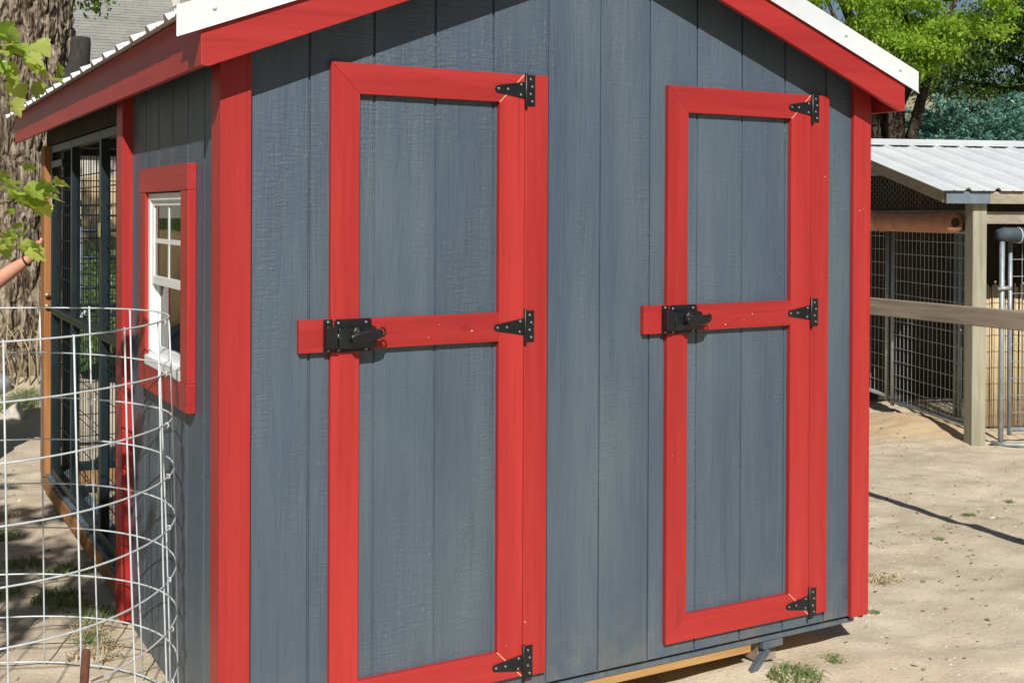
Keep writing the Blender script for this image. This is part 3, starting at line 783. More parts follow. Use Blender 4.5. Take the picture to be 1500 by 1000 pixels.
# chicken wire in the gable end
hexm = MB(); hs = .030
for i in range(int(3.3/(hs*1.5))):
    for j in range(24):
        a = .08+i*hs*1.5; z = 1.60+j*hs*1.732+(hs*.866 if i % 2 else 0)
        if z > kroof_z(a)-.12 or z < 1.60: continue
        c = [(a+hs*math.cos(t*PI/3), z+hs*math.sin(t*PI/3)) for t in range(6)]
        for t in (0, 1, 2): hexm.tube([K(c[t][0], -.03, c[t][1]), K(c[t+1][0], -.03, c[t+1][1])], .0018, 3, cap=False)
kind(hexm.build('chicken_wire', SMESH, ken), 'stuff')
# welded-wire panels framed in pipe
def kpanel(a0, a1, b0, b1, z0, z1, n, zstep, name='wire_panel'):
    def Q(t, z): return K(a0+(a1-a0)*t, b0+(b1-b0)*t, z)
    w = MB()
    for k in range(1, n): w.tube([Q(k/n, z0), Q(k/n, z1)], .0034, 4, cap=False)
    z = z0+zstep
    while z < z1-.02: w.tube([Q(0, z), Q(1, z)], .0034, 4, cap=False); z += zstep
    p = w.build(name, GALVPIPE, ken)
    for t in (0, 1): MB().tube([Q(t, z0-.04), Q(t, z1)], .016, 10).build('pipe', GALVPIPE, p)
    for z in (z0, z1): MB().tube([Q(0, z), Q(1, z)], .017, 10).build('pipe', GALVPIPE, p)
    return p
kpanel(.075, 1.30, .03, .03, .0, 1.43, 19, .112)
kpanel(1.40, 2.7, .03, .03, .03, 1.43, 18, .112)
kpanel(.04, .04, .30, 2.2, -.02, 1.43, 20, .125)
kpanel(.04, .04, 2.42, 4.5, -.02, 1.43, 22, .125)
for aa in (.46, .53):
    MB().tube([K(aa+.6, .5, -.1), K(aa+.6, .5, 1.4)], .018, 8).build('pipe', GALVPIPE, ken)
gp = MB().tube([K(-.06, .17, -.12), K(-.06, .17, .6), K(-.055, .175, 1.44)], .019, 10).build('gate_post', GALVPIPE, ken)
MB().tube([K(-.075, .13, 1.02), K(-.09, .2, 1.03), K(-.05, .25, 1.02)], .014, 8).build('clamp', GALVPIPE, gp)
hs_ = MB().tube([K(-.02, .12, -.10), K(-.10, .2, -.10), K(-.22, .5, -.10), K(-.26, .95, -.09), K(-.22, 1.5, -.10)], .015, 8).build('bottom_pipe', GALVPIPE, ken)
# inside: dark back walls, reed screen, litter bank
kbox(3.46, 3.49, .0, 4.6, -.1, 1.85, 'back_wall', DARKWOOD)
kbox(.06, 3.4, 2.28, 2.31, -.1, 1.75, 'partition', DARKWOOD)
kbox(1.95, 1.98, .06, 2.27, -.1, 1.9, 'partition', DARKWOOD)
scr = None
rb = MB(); nb = 110
for k in range(nb):
    b = .36+1.9*k/nb; rb.tube([K(.50+random.uniform(-.006, .006), b, -.08), K(.50+random.uniform(-.012, .012), b+random.uniform(-.01, .01), 1.02+random.uniform(-.03, .03))], random.uniform(.006, .0095), 5)
kind(rb.build('reed_screen', REED, ken), 'stuff')
tarp = MB().tube([K(1.62, -.105, 1.503), K(1.58, -.105, 1.503), K(1.1, -.105, 1.492), K(.6, -.105, 1.490), K(.14, -.105, 1.496), K(.10, -.105, 1.496)], [.05, .068, .074, .070, .076, .068], 20).build('rolled_tarp', CANVAS)
inner = MB().tube([K(.098, -.105, 1.496), K(.0955, -.105, 1.496)], [.035, .03], 12).build('roll_end', DARKWOOD, tarp)
tag(tarp, 'rolled tan canvas tarp hung along the kennel beam', 'tarp')
for aa in (1.22,):
    MB().tube([K(aa, -.105+.080*math.cos(t), 1.493+.080*math.sin(t)) for t in np.linspace(0, 2*PI, 15)[:-1]], .004, 5, closed=True).build('tie', CANVAS, tarp)
shc = MB().tube([K(-.06, .13, 1.415), K(-.06, .18, 1.415), K(-.06, .6, 1.405), K(-.06, 1.2, 1.41), K(-.06, 2.2, 1.40)], [.035, .052, .05, .053, .05], 16).build('rolled_shade_cloth', BLACKCLOTH)
tag(shc, 'rolled dark shade cloth hung below the kennel eave beam', 'shade cloth')
for bb_ in (.3, .9, 1.6):
    MB().tube([K(-.06+.056*math.cos(t), bb_, 1.408+.056*math.sin(t)) for t in np.linspace(0, 2*PI, 15)[:-1]], .004, 5, closed=True).build('tie', WHITEPLASTIC, shc)

# ================================================================== BIG TRUNK (left, behind the run)
def tree_trunk(name, base, r0, r1, h, mat, parent, lean=(0, 0), na=150, nz=260, rough=.06, flare=.5, seed=0):
    base = Vector(base); vs = []
    for j in range(nz+1):
        t = j/nz; z = h*t
        r = r0+(r1-r0)*t+r0*flare*math.exp(-z/.35)
        for i in range(na):
            a = 2*PI*i/na; c, s_ = math.cos(a), math.sin(a)
            q = Vector((c*2.3+seed, s_*2.3, z*1.15))
            wob = .10*noise.noise(Vector((c*.9+seed, s_*.9, z*.35)))
            # plated bark: deep vertical furrows and ragged plates
            q2 = q+Vector((.35*noise.noise(q*1.3), .35*noise.noise(q*1.3+Vector((5, 5, 5))), .25*noise.noise(q*2.1)))
            d = noise.voronoi(q2*1.7)[0]; ed = d[1]-d[0]
            pl = min(ed*3.6, 1.0)**.6
            d2 = noise.voronoi(q2*Vector((4.2, 4.2, 3.0)))[0]
            pl = .72*pl+.34*min((d2[1]-d2[0])*2.4, 1.0)
            fine = .22*noise.noise(Vector((c*9, s_*9, z*5)))+.16*noise.noise(Vector((c*22, s_*22, z*14)))
            fl = 1+flare*.6*math.exp(-z/.3)*noise.noise(Vector((c*1.6, s_*1.6, seed)))
            rr = r*(1+wob)*fl+rough*(pl-.6+fine)
            vs.append((base.x+lean[0]*z+rr*c, base.y+lean[1]*z+rr*s_, base.z+z))
    fs = [(j*na+i, j*na+(i+1) % na, (j+1)*na+(i+1) % na, (j+1)*na+i) for j in range(nz) for i in range(na)]
    fs.append(tuple(range(nz*na, nz*na+na)))
    me = bpy.data.meshes.new(name); me.from_pydata(vs, [], fs); me.polygons.foreach_set('use_smooth', [True]*len(fs)); me.materials.append(mat)
    return link(name, me, parent)
TB = Vector((.106, 6.80, -.05))
bt = thing('cottonwood_tree', 'old thick-trunked tree with furrowed grey bark behind the wire run', 'tree', TB)
tree_trunk('trunk', TB-Vector((0, 0, .12)), .285, .245, 7.0, BARK, bt, (-.004, .0), 260, 720, .10, .30, 3.0)
st = []
MB().tube([TB+Vector((.12, -.12, 2.35)), TB+Vector((.22, -.18, 2.55)), TB+Vector((.29, -.20, 2.74)), TB+Vector((.312, -.20, 2.95)), TB+Vector((.313, -.20, 2.99))], [.17, .14, .088, .075, .070], 18).build('limb_stub', STUMPBARK, bt)
limbs = [((-.0, 0, 5.2), (-1.6, -.3, 7.4), .14), ((0, 0, 5.8), (1.5, .6, 8.0), .13), ((0, 0, 6.6), (-.2, 1.2, 9.0), .13), ((.02, 0, 4.4), (1.1, -.9, 6.0), .09), ((0, 0, 6.8), (.3, -.8, 9.2), .12)]
for a, b, r in limbs:
    a, b = Vector(a), Vector(b); mid = (a+b)/2+Vector((0, 0, .3))
    MB().tube([TB+a, TB+mid, TB+b], [r, r*.7, r*.25], 10).build('limb', BARK, bt)
def crown_points(blobs, n, surf=.45, per=70, sp=None):
    """leaf spots clustered into clumps over ellipsoid blobs; returns centres and directions"""
    C_, D_ = [], []
    tot = sum(b[3] for b in blobs)
    for cx, cy, cz, wgt, rx, ry, rz in blobs:
        m = int(n*wgt/tot); ncl = max(6, m//per)
        d = rng.normal(0, 1, (ncl, 3)); d /= np.linalg.norm(d, axis=1)[:, None]
        rad = rng.uniform(surf, 1.0, ncl)**.5
        cl = np.array([cx, cy, cz])+d*rad[:, None]*np.array([rx, ry, rz])
        idx = rng.integers(0, ncl, m)
        spread = sp or .17*min(rx, ry, rz)+.05
        pts = cl[idx]+rng.normal(0, 1, (m, 3))*np.array([spread, spread, spread*.6])*rng.uniform(.5, 1.4, ncl)[idx][:, None]
        C_.append(pts); D_.append(d[idx]*.5+np.array([0, 0, -.35]))
    return np.concatenate(C_), np.concatenate(D_)
c, d = crown_points([(TB.x-1.4, TB.y-.2, 7.6, 1, 1.5, 1.4, 1.0), (TB.x+1.4, TB.y+.4, 8.2, 1, 1.5, 1.4, 1.0), (TB.x, TB.y+1, 9.3, 1, 1.7, 1.6, 1.1), (TB.x+.2, TB.y-.9, 9.2, 1, 1.4, 1.3, 1.0)], 5200)
leaf_cloud('crown', c, d, .16, ASH, bt, .6)
# a low drooping sprig of this tree beside the trunk, and dead twigs
sprig = [((.20, -.25, 4.0), (.30, -.38, 3.62), (.36, -.40, 3.42), (.42, -.42, 3.26))]
for pts in sprig:
    MB().tube([TB+Vector(p) for p in pts], [.02, .012, .008, .004], 6).build('twig', STUMPBARK, bt)
pc = []
for (x, y, z, s, n) in ((.30, -.38, 3.40, .06, 90), (.34, -.42, 3.34, .05, 90), (.40, -.42, 3.26, .05, 80), (.33, -.44, 3.22, .04, 60), (.45, -.42, 3.46, .05, 50), (.36, -.40, 3.52, .06, 60), (.52, -.42, 3.50, .04, 30)):
    pc.append(np.array([TB.x+x, TB.y+y, TB.z+z])+rng.normal(0, s, (n, 3)))
pc = np.concatenate(pc); leaf_cloud('sprig_leaves', pc, np.tile([.2, -.2, -.6], (len(pc), 1)), .042, ASH, bt, .6)
for pts in ([(.64, -.5, 4.0), (.66, -.5, 3.62), (.70, -.5, 3.46), (.77, -.5, 3.38)], [(.74, -.5, 4.0), (.76, -.5, 3.6), (.77, -.5, 3.38)], [(.64, -.5, 3.9), (.63, -.5, 3.5), (.64, -.5, 3.37)]):
    MB().tube([TB+Vector(p) for p in pts], [.010, .008, .006, .003][:len(pts)], 5).build('twig', STUMPBARK, bt)
MB().tube([TB+Vector((.3, -.2, 4.3)), TB+Vector((.6, -.4, 4.35)), TB+Vector((.74, -.5, 4.0))], [.03, .02, .010], 6).build('twig', STUMPBARK, bt)
# dry stalks leaning on the trunk foot
stk = MB()
for k in range(16):
    x = TB.x-.5+random.uniform(0, .62); y = TB.y-.45-random.uniform(0, .08); z = gz(x, y)
    stk.tube([(x, y, z-.02), (x+random.uniform(-.06, .06), y+.05, z+.25), (x+random.uniform(-.15, .15), y+.06, z+random.uniform(.4, .62))], [.007, .006, .003], 5)
kind(stk.build('dry_stalks', DRYGRASS), 'stuff')

# ================================================================== MAPLE SAPLING (off to the left, its sprigs reach in)
MBASE = Vector((-2.55, -.75, 0)); MBASE.z = gz(MBASE.x, MBASE.y)
mp = thing('maple_sapling', 'young maple with bright lobed leaves reaching in front of the trunk', 'tree', MBASE)
MB().tube([MBASE-ZU*.2, MBASE+Vector((.02, -.05, 1.0)), MBASE+Vector((-.05, -.2, 2.2)), MBASE+Vector((-.15, -.6, 3.3)), MBASE+Vector((-.2, -.9, 4.2))], [.06, .05, .042, .03, .012], 10).build('trunk', TWIG, mp)
def maple_leaf_mesh(name, s):
    ang = [(0, -.02), (.20, -.10), (.42, -.04), (.46, .12), (.60, .20), (.66, .38), (.50, .44), (.46, .60), (.34, .74), (.24, .68), (.16, .86), (.0, 1.0)]
    right = [(x, y) for x, y in ang]; left = [(-x, y) for x, y in ang[1:-1]][::-1]
    out = right+left; vs = [(0, .3, 0.0)]; fs = []
    for x, y in out:
        z = .34*abs(x)-.30*y*y+random.uniform(-.07, .07); vs.append((x, y, z))
    vs = [(x*s, y*s, z*s) for x, y, z in vs]; n = len(out)
    fs = [(0, 1+i, 1+(i+1) % n) for i in range(n)]
    o = len(vs); vs += [(-.008*s, -.55*s, .02*s), (.008*s, -.55*s, .02*s), (.012*s, -.1*s, 0), (-.012*s, -.1*s, 0)]; fs.append((o, o+1, o+2, o+3))
    me = bpy.data.meshes.new(name); me.from_pydata(vs, [], fs); me.materials.append(MAPLE); me.polygons.foreach_set('use_smooth', [True]*len(fs))
    return me
leafm = [maple_leaf_mesh('leaf', s) for s in (.046, .056, .038, .050, .042, .034)]
def sprig_branch(pts, spots, r=.004):
    br = MB().tube(pts, [r*1.6]+[r]*(len(pts)-2)+[r*.5], 6).build('branch', TWIG, mp)
    for p, d, roll in spots:
        o = bpy.data.objects.new('leaf', random.choice(leafm)); COL.objects.link(o); o.parent = br
        q = Vector(d).to_track_quat('Y', 'Z') @ Quaternion((0, 1, 0), roll)
        o.location = Vector(p); o.rotation_mode = 'QUATERNION'; o.rotation_quaternion = q
def spots(c, n, spread, aim):
    res = []
    for k in range(int(n*1.7)):
        off = Vector((random.gauss(0, spread[0]), random.gauss(0, spread[1]), random.gauss(0, spread[2])))
        res.append((Vector(c)+off, Vector(aim)+Vector((random.uniform(-.8, .8), random.uniform(-.8, .8), random.uniform(-.75, .35))), random.uniform(-.9, .9)))
    return res
J = MBASE
def to(*p): return [Vector(q) for q in p]
sprig_branch(to(J+Vector((-.02, -.1, 1.6)), (-1.7, -.2, 1.95), (-1.1, .05, 2.02), (-.85, .16, 2.0), (-.76, .18, 1.97)),
             spots((-.86, .14, 2.0), 13, (.05, .06, .035), (.6, -.3, -.1))+spots((-.75, .17, 1.945), 7, (.03, .05, .035), (.7, -.3, -.3))+spots((-.80, .17, 1.90), 5, (.03, .04, .03), (.6, -.4, -.6)))
sprig_branch(to(J+Vector((0, -.05, 1.1)), (-1.7, -.25, 1.42), (-1.05, .02, 1.52), (-.80, .14, 1.575), (-.72, .16, 1.60)),
             spots((-.76, .15, 1.595), 11, (.03, .05, .022), (.7, -.3, .05))+spots((-.70, .17, 1.59), 4, (.018, .04, .015), (.8, -.3, -.1))+spots((-.82, .13, 1.62), 3, (.02, .04, .02), (.1, -.4, .5)))
sprig_branch(to(J+Vector((0, -.05, .9)), (-1.7, -.25, 1.2), (-1.1, .02, 1.39), (-.86, .13, 1.45), (-.77, .16, 1.475)),
             spots((-.83, .14, 1.46), 11, (.045, .05, .018), (.6, -.3, .1))+spots((-.75, .17, 1.46), 2, (.015, .03, .012), (.8, -.3, -.1)))
for a, b in (((-.05, -.2, 2.2), (-.9, -1.1, 3.0)), ((-.12, -.5, 3.0), (.35, -1.0, 3.55)), ((-.15, -.6, 3.3), (-.6, -1.9, 3.9)), ((-.1, -.4, 2.8), (.2, -1.7, 3.5))):
    MB().tube([J+Vector(a), J+(Vector(a)+Vector(b))/2+ZU*.12, J+Vector(b)], [.02, .014, .005], 6).build('limb', TWIG, mp)
c, d = crown_points([(J.x-.3, J.y-1.1, 3.5, 2, .75, .8, .45), (J.x+.0, J.y-1.5, 3.6, 1, .5, .5, .35), (J.x-.75, J.y-.7, 3.6, 1, .6, .6, .4), (J.x-.3, J.y-.6, 4.2, 1, .6, .6, .4)], 2600)
kind(leaf_cloud('crown', c, d, .10, MAPLE, mp, .8), 'stuff')

# ================================================================== PERSON (outside the frame; one arm reaches in to the post)
per = thing('person', 'person with bare forearm and dark wristband gripping the orange post', 'person', (-.90, 4.02, gz(-.9, 4.02)))
def skin_mesh(name, nodes, edges_, mat, parent, root=0, sub=2):
    me = bpy.data.meshes.new(name); me.from_pydata([n[0] for n in nodes], edges_, [])
    o = link(name, me, parent); me.materials.append(mat)
    m = o.modifiers.new('skin', 'SKIN'); m.use_smooth_shade = True
    lay = me.skin_vertices[0].data if me.skin_vertices else None
    if lay is None:
        bm = bmesh.new(); bm.from_mesh(me); bm.verts.layers.skin.verify(); bm.to_mesh(me); bm.free(); lay = me.skin_vertices[0].data
    for i, n in enumerate(nodes):
        r = n[1]; lay[i].radius = (r, r) if isinstance(r, (int, float)) else r; lay[i].use_root = (i == root)
    s_ = o.modifiers.new('sub', 'SUBSURF'); s_.levels = sub; s_.render_levels = sub
    return o
gp_ = gz(-.9, 4.02)
B = lambda x, y, z: (-.90+x, 4.02+y, gp_+z)
nodes = [(B(0, 0, .95), (.15, .11)), (B(0, 0, 1.12), (.14, .10)), (B(.02, -.01, 1.32), (.17, .11)), (B(.03, -.02, 1.43), (.10, .08)), (B(.04, -.03, 1.50), .052), (B(.05, -.04, 1.565), (.082, .092)), (B(.055, -.045, 1.66), (.092, .108)), (B(.055, -.045, 1.75), (.06, .07)),
         (B(.17, -.12, 1.40), .062), (B(.255, -.245, 1.255), .050), (B(.36, -.345, 1.135), .043), (B(.43, -.385, 1.205), .046), (B(.51, -.43, 1.27), .038), (B(.572, -.468, 1.318), .026), (B(.595, -.482, 1.345), .030),
         (B(-.17, .10, 1.38), .062), (B(-.24, .15, 1.14), .048), (B(-.23, .10, .90), .036), (B(-.22, .07, .84), .03),
         (B(.09, -.02, .86), .095), (B(.10, -.03, .50), .062), (B(.10, 0, .10), .042), (B(.13, -.10, .045), .04), (B(.15, -.17, .04), .03),
         (B(-.09, .03, .86), .095), (B(-.10, .03, .50), .062), (B(-.10, .06, .10), .042), (B(-.07, -.05, .045), .04), (B(-.05, -.12, .04), .03)]
ed = [(0, 1), (1, 2), (2, 3), (3, 4), (4, 5), (5, 6), (6, 7), (2, 8), (8, 9), (9, 10), (10, 11), (11, 12), (12, 13), (13, 14), (2, 15), (15, 16), (16, 17), (17, 18), (0, 19), (19, 20), (20, 21), (21, 22), (22, 23), (0, 24), (24, 25), (25, 26), (26, 27), (27, 28)]
body = skin_mesh('body', nodes, ed, SKIN, per)
# hand closed on the post: four fingers behind it, thumb on this side
pw = Vector(nodes[14][0])
fing = []
for k, (dz, L) in enumerate(((.045, .075), (.022, .082), (0, .078), (-.022, .064))):
    a = pw+Vector((.006, .004, dz*.6)); b_ = Vector((-.283, 3.622, pw.z+.015+dz)); c_ = Vector((-.250, 3.630, pw.z+.015+dz)); e_ = Vector((-.250+L*.6, 3.622, pw.z+.012+dz))
    fing.append([(tuple(a), .012), (tuple(b_), .0105), (tuple(c_), .0095), (tuple(e_), .008)])
fing.append([(tuple(pw+Vector((0, -.012, .005))), .014), ((-.300, 3.50, pw.z+.035), .012), ((-.283, 3.485, pw.z+.062), .010), ((-.280, 3.487, pw.z+.085), .008)])
for fn in fing: skin_mesh('finger', fn, [(0, 1), (1, 2), (2, 3)], SKIN, per)
wa, wb = Vector(nodes[12][0]), Vector(nodes[13][0]); wdir = (wb-wa).normalized(); wc = wa+wdir*.062
wx = wdir.cross(ZU).normalized(); wy = wx.cross(wdir)
MB().tube([wc+(wx*math.cos(t)+wy*math.sin(t))*.0315 for t in np.linspace(0, 2*PI, 19)[:-1]], .005, 6, closed=True).build('wristband', LEATHER, per)
shirt_nodes = [(B(0, 0, .80), (.185, .15)), (B(0, 0, 1.06), (.18, .14)), (B(.02, -.01, 1.31), (.20, .145)), (B(.03, -.02, 1.455), (.10, .085)), (B(.17, -.12, 1.40), .098), (B(.235, -.215, 1.29), .072), (B(-.17, .10, 1.38), .098), (B(-.215, .13, 1.24), .066)]
skin_mesh('shirt', shirt_nodes, [(0, 1), (1, 2), (2, 3), (2, 4), (4, 5), (2, 6), (6, 7)], SHIRT, per)
tr_nodes = [(B(0, 0, .99), (.165, .13)), (B(.09, -.02, .86), .108), (B(.10, -.03, .50), .078), (B(.10, 0, .08), .062), (B(-.09, .03, .86), .108), (B(-.10, .03, .50), .078), (B(-.10, .06, .08), .062)]
skin_mesh('trousers', tr_nodes, [(0, 1), (1, 2), (2, 3), (0, 4), (4, 5), (5, 6)], JEANS, per)
for ax, ay in ((.12, -.06), (-.08, 0)):
    skin_mesh('shoe', [(B(ax-.02, ay+.05, .045), .05), (B(ax+.01, ay-.05, .04), .046), (B(ax+.04, ay-.14, .035), .036)], [(0, 1), (1, 2)], SHOE, per)
FD = Vector((.75, -.66, 0)).normalized(); FS = Vector((.66, .75, 0)); HC = Vector(B(.055, -.045, 1.635))
skin_mesh('hair', [(tuple(HC-FD*.035+ZU*-.06), (.075, .085)), (tuple(HC-FD*.028+ZU*.04), (.095, .11)), (tuple(HC-FD*.005+ZU*.115), (.075, .085))], [(0, 1), (1, 2)], HAIR, per)
skin_mesh('nose', [(tuple(HC+FD*.078+ZU*.018), .011), (tuple(HC+FD*.098-ZU*.012), .015)], [(0, 1)], SKIN, per, 0, 1)
for q in (-1, 1):
    MB().tube([HC+FD*.074+FS*q*.032+ZU*.018, HC+FD*.083+FS*q*.031+ZU*.018], [.011, .007], 10).build('eye', LEATHER, per)
    skin_mesh('ear', [(tuple(HC+FS*q*.088+ZU*.02), .014), (tuple(HC+FS*q*.088-ZU*.02), .011)], [(0, 1)], SKIN, per, 0, 1)
MB().tube([HC+FD*.082-FS*.022-ZU*.048, HC+FD*.089-ZU*.047, HC+FD*.082+FS*.022-ZU*.048], [.003, .006, .003], 6).build('mouth', CANVAS, per)

# ================================================================== HOUSE ROOF BEHIND
he = Vector((.988, -.153, 0)).normalized(); hu = Vector((.153, .988, 0)).normalized(); HB = Vector((2.0, 15.2, 0))
def H(a, b, z): return HB+he*a+hu*b+ZU*z
house = thing('house', 'house with long pale grey shingle roof behind the big trunk', 'house', (H(0, 3, 1.4)))
MB().obox(H(-2, 6.8, 1.5), he*9, hu*6.3, ZU*1.25).build('wall', HOUSEW, house)
EXP = .17; sn = 1/math.sqrt(1.25)
nco = 47; slp = (hu+ZU*.5).normalized(); nr_ = hu.cross(he); nr_ = (ZU-hu*.5).normalized()
rm = MB()
for k in range(nco):
    p = H(-12, 0, 2.75)+slp*EXP*k
    a = p+nr_*.022; b_ = p+slp*(EXP+.01)+nr_*.004
    e = he*18.2
    rm.add([p, p+e, a+e, a, b_, b_+e], [(0, 1, 2, 3), (3, 2, 5, 4)])
rr = rm.build('roof', SHINGLE, house)
top = H(-12, 0, 2.75)+slp*EXP*nco
MB().add([top, top+he*18.2, top+he*18.2+hu*7-ZU*3.5, top+hu*7-ZU*3.5], [(0, 1, 2, 3)]).build('back_slope', SHINGLE, house)
MB().beam(H(1.62, 2.9, 4.26), H(1.62, 7.0, 6.30), .16, .04).build('flashing', HOUSEW, rr)
MB().obox(H(6.3, 3.6, 3.4), he*.06, hu*3.5, ZU*.02).build('fascia', HOUSEW, house)

# ================================================================== SEEN THROUGH THE RUN: pickets, hedge, chair, hoop
pf = thing('picket_fence', 'tall tan wooden picket fence beyond the lawn behind the run', 'fence', (2.2, 14.6, 1.4))
pm = MB().prism([(-.065, 0), (.065, 0), (.065, 1.36), (.03, 1.42), (-.03, 1.42), (-.065, 1.36)], 1, -.009, .009)
me_p = bpy.data.meshes.new('picket'); me_p.from_pydata(pm.v, [], pm.f); me_p.materials.append(PICKET)
for k in range(42):
    x = -.6+k*.142; y = 14.9-.12*(x-2)
    o = bpy.data.objects.new('picket', me_p); COL.objects.link(o); o.parent = pf; o.matrix_parent_inverse = parent_inv(pf)
    o.location = (x, y, gz(x, y)+.05+random.uniform(-.01, .01)); o.rotation_euler = (0, random.uniform(-.012, .012), -.12); o.scale.z = .64
for z in (.22, .72):
    MB().beam((-.7, 15.26, gz(-.7, 15.2)+z), (5.4, 14.52, gz(5.4, 14.5)+z), .03, .08).build('rail', PICKET, pf)
hd = thing('leafy_shrub', 'large leafy green shrub rising behind the picket fence', 'shrub', (2.2, 17.2, 1.5))
MB().tube([(2.2, 17.2, 1.2), (2.3, 17.2, 2.2), (2.1, 17.1, 3.2)], [.1, .08, .03], 8).build('trunk', BARK2, hd)
c, d = crown_points([(1.5, 17, 3.2, 1, 1.2, .7, .9), (2.6, 17.2, 3.1, 1, 1.2, .8, .9), (3.6, 17.0, 2.9, 1, 1.0, .7, .8)], 5200)
leaf_cloud('crown', c, d, .11, HEDGE, hd, .7)
gt = thing('garden_gate', 'dark metal farm gate standing on the lawn behind the run', 'gate', (1.2, 11.2, gz(1.2, 11.2)))
g0 = gz(1.2, 11.2)
for z in (.12, .45, .80, 1.12):
    MB().tube([(.4, 11.3, g0+z), (2.2, 11.1, g0+z)], .022, 8).build('bar', GREEN_METAL, gt)
for x in (.4, 1.15, 2.2):
    MB().tube([(x, 11.3-(x-.4)*.11, g0-.2), (x, 11.3-(x-.4)*.11, g0+1.16)], .028, 8).build('upright', GALVPIPE, gt)
ch = thing('garden_chair', 'red slatted garden chair on the lawn near the picket fence', 'chair', (.55, 12.6, gz(.55, 12.6)))
cz_ = gz(.55, 12.6)
for k in range(5):
    MB().box((.32+k*.095, 12.82, cz_+.42), (.40+k*.095, 12.84, cz_+1.05)).build('back_slat', REDCHAIR, ch, .003)
for k in range(4):
    MB().box((.32, 12.36+k*.115, cz_+.40), (.78, 12.46+k*.115, cz_+.42)).build('seat_slat', REDCHAIR, ch, .003)
for x in (.30, .75):
    for y_ in (12.36, 12.80):
        MB().box((x, y_, cz_-.03), (x+.05, y_+.05, cz_+(.66 if y_ < 12.5 else .98))).build('leg', REDCHAIR, ch, .003)
    MB().box((x-.01, 12.33, cz_+.66), (x+.06, 12.86, cz_+.69)).build('armrest', REDCHAIR, ch, .003)
hp = MB().tube([(.97+.16*math.cos(t), 9.3+.03*math.cos(t), gz(1, 9.3)+.38+.25*math.sin(t) if t < PI else gz(1, 9.3)-.05) for t in np.linspace(.0, PI, 13)]+[(.81, 9.27, gz(1, 9.3)-.05)], .016, 8).build('garden_hoop', WHITEPLASTIC)
tag(hp, 'white bent plastic pipe hoop standing on lawn behind the run', 'hoop')

# ================================================================== RIGHT BACKGROUND: trees, spruce, hillside
def hill():
    vs = []; nx, ny = 60, 18
    for j in range(ny+1):
        for i in range(nx+1):
            ang = math.radians(33+75*i/nx); rr = 62+60*j/ny
            x = -1.2+rr*math.sin(ang); y = -3.3+rr*math.cos(ang)
            z = -3+21*min(1, j/ny*1.4)**.8*(.75+.35*noise.noise(Vector((x*.02, y*.02, 3))))
            vs.append((x, y, z+.7*noise.noise(Vector((x*.15, y*.15, 0)))))
    fs = [(j*(nx+1)+i, j*(nx+1)+i+1, (j+1)*(nx+1)+i+1, (j+1)*(nx+1)+i) for j in range(ny) for i in range(nx)]
    me = bpy.data.meshes.new('hillside'); me.from_pydata(vs, [], fs); me.polygons.foreach_set('use_smooth', [True]*len(fs)); me.materials.append(HILLM)
    kind(link('hillside', me), 'structure')
hill()
def spot_tree(name, label, base, h, r, blobs, n, size, mat, bark, group, asp=.5, surf=.45, per=70, sp=None):
    base = Vector(base); t = thing(name, label, 'tree', base, group)
    tree_trunk('trunk', base-ZU*.15, r, r*.55, h, bark, t, (.01, .01), 48, 70, .025, .4, base.x)
    for b in blobs:
        e = Vector(b[:3]); s0 = base+Vector((0, 0, h*random.uniform(.55, .95)))
        MB().tube([s0, (s0+e)/2+ZU*.2, e], [r*.4, r*.25, r*.08], 7).build('limb', bark, t)
    c, d = crown_points(blobs, n, surf, per, sp)
    leaf_cloud('crown', c, d, size, mat, t, asp)
    return t
spot_tree('locust_tree', 'bright green feathery tree arching over the shed and kennel roofs', (9.25, 6.37, -.1), 3.0, .22,
          [(8.35, 6.5, 3.95, 2.2, .75, .8, .55), (9.1, 6.05, 3.80, 2.4, .70, .8, .50), (9.55, 5.75, 4.0, 1.6, .55, .7, .5), (8.8, 6.0, 3.35, 1.5, .55, .6, .32), (7.7, 6.9, 4.2, 1.6, .8, .9, .6), (9.1, 6.3, 4.7, 2.2, 1.2, 1.2, .6), (9.3, 5.6, 3.50, .9, .40, .5, .26), (7.0, 7.4, 4.4, 1.6, .9, .9, .7), (8.2, 6.9, 5.0, 1.4, 1.2, 1.1, .6)], 64000, .050, LOCUST, BARK2, 'trees behind the kennel', .5, .35, 330, .085)
spot_tree('shade_tree', 'dark leafy tree with sky showing through beyond the kennel', (13.9, 7.2, -.1), 5.0, .20,
          [(12.3, 7.0, 4.7, 1.6, 1.0, 1.1, .9), (13.6, 6.4, 4.3, 1.6, 1.1, 1.2, .9), (13.0, 6.8, 5.9, 1.6, 1.7, 1.4, .9), (11.5, 7.6, 3.75, 1.0, .8, .8, .5), (14.0, 6.0, 3.1, .9, .8, .8, .45), (12.9, 6.6, 3.6, .7, .5, .6, .35), (11.9, 7.8, 3.42, 1.0, .6, .5, .36), (12.3, 7.5, 3.95, 1.2, .6, .6, .40), (12.75, 7.2, 4.15, 1.2, .6, .6, .45), (12.9, 7.0, 3.30, .9, .5, .5, .36), (12.35, 7.4, 3.2, .5, .4, .5, .25), (13.3, 6.8, 3.7, .8, .5, .5, .4)], 60000, .055, ASH, BARK2, 'trees behind the kennel', .5, .25, 200, .13)
spot_tree('background_tree', 'dense green tree standing furthest back behind the shed roof', (9.0, 14.2, -.1), 6.0, .25,
          [(7.8, 13.2, 5.2, 2, 2.4, 1.6, 1.5), (10.2, 13.4, 5.4, 2, 2.0, 1.6, 1.4), (9.0, 13.6, 7.2, 2, 2.6, 1.8, 1.4), (9.6, 13.0, 3.9, 1, 1.6, 1.0, .7)], 26000, .10, HEDGE, BARK2, 'trees behind the kennel', .6, .2)
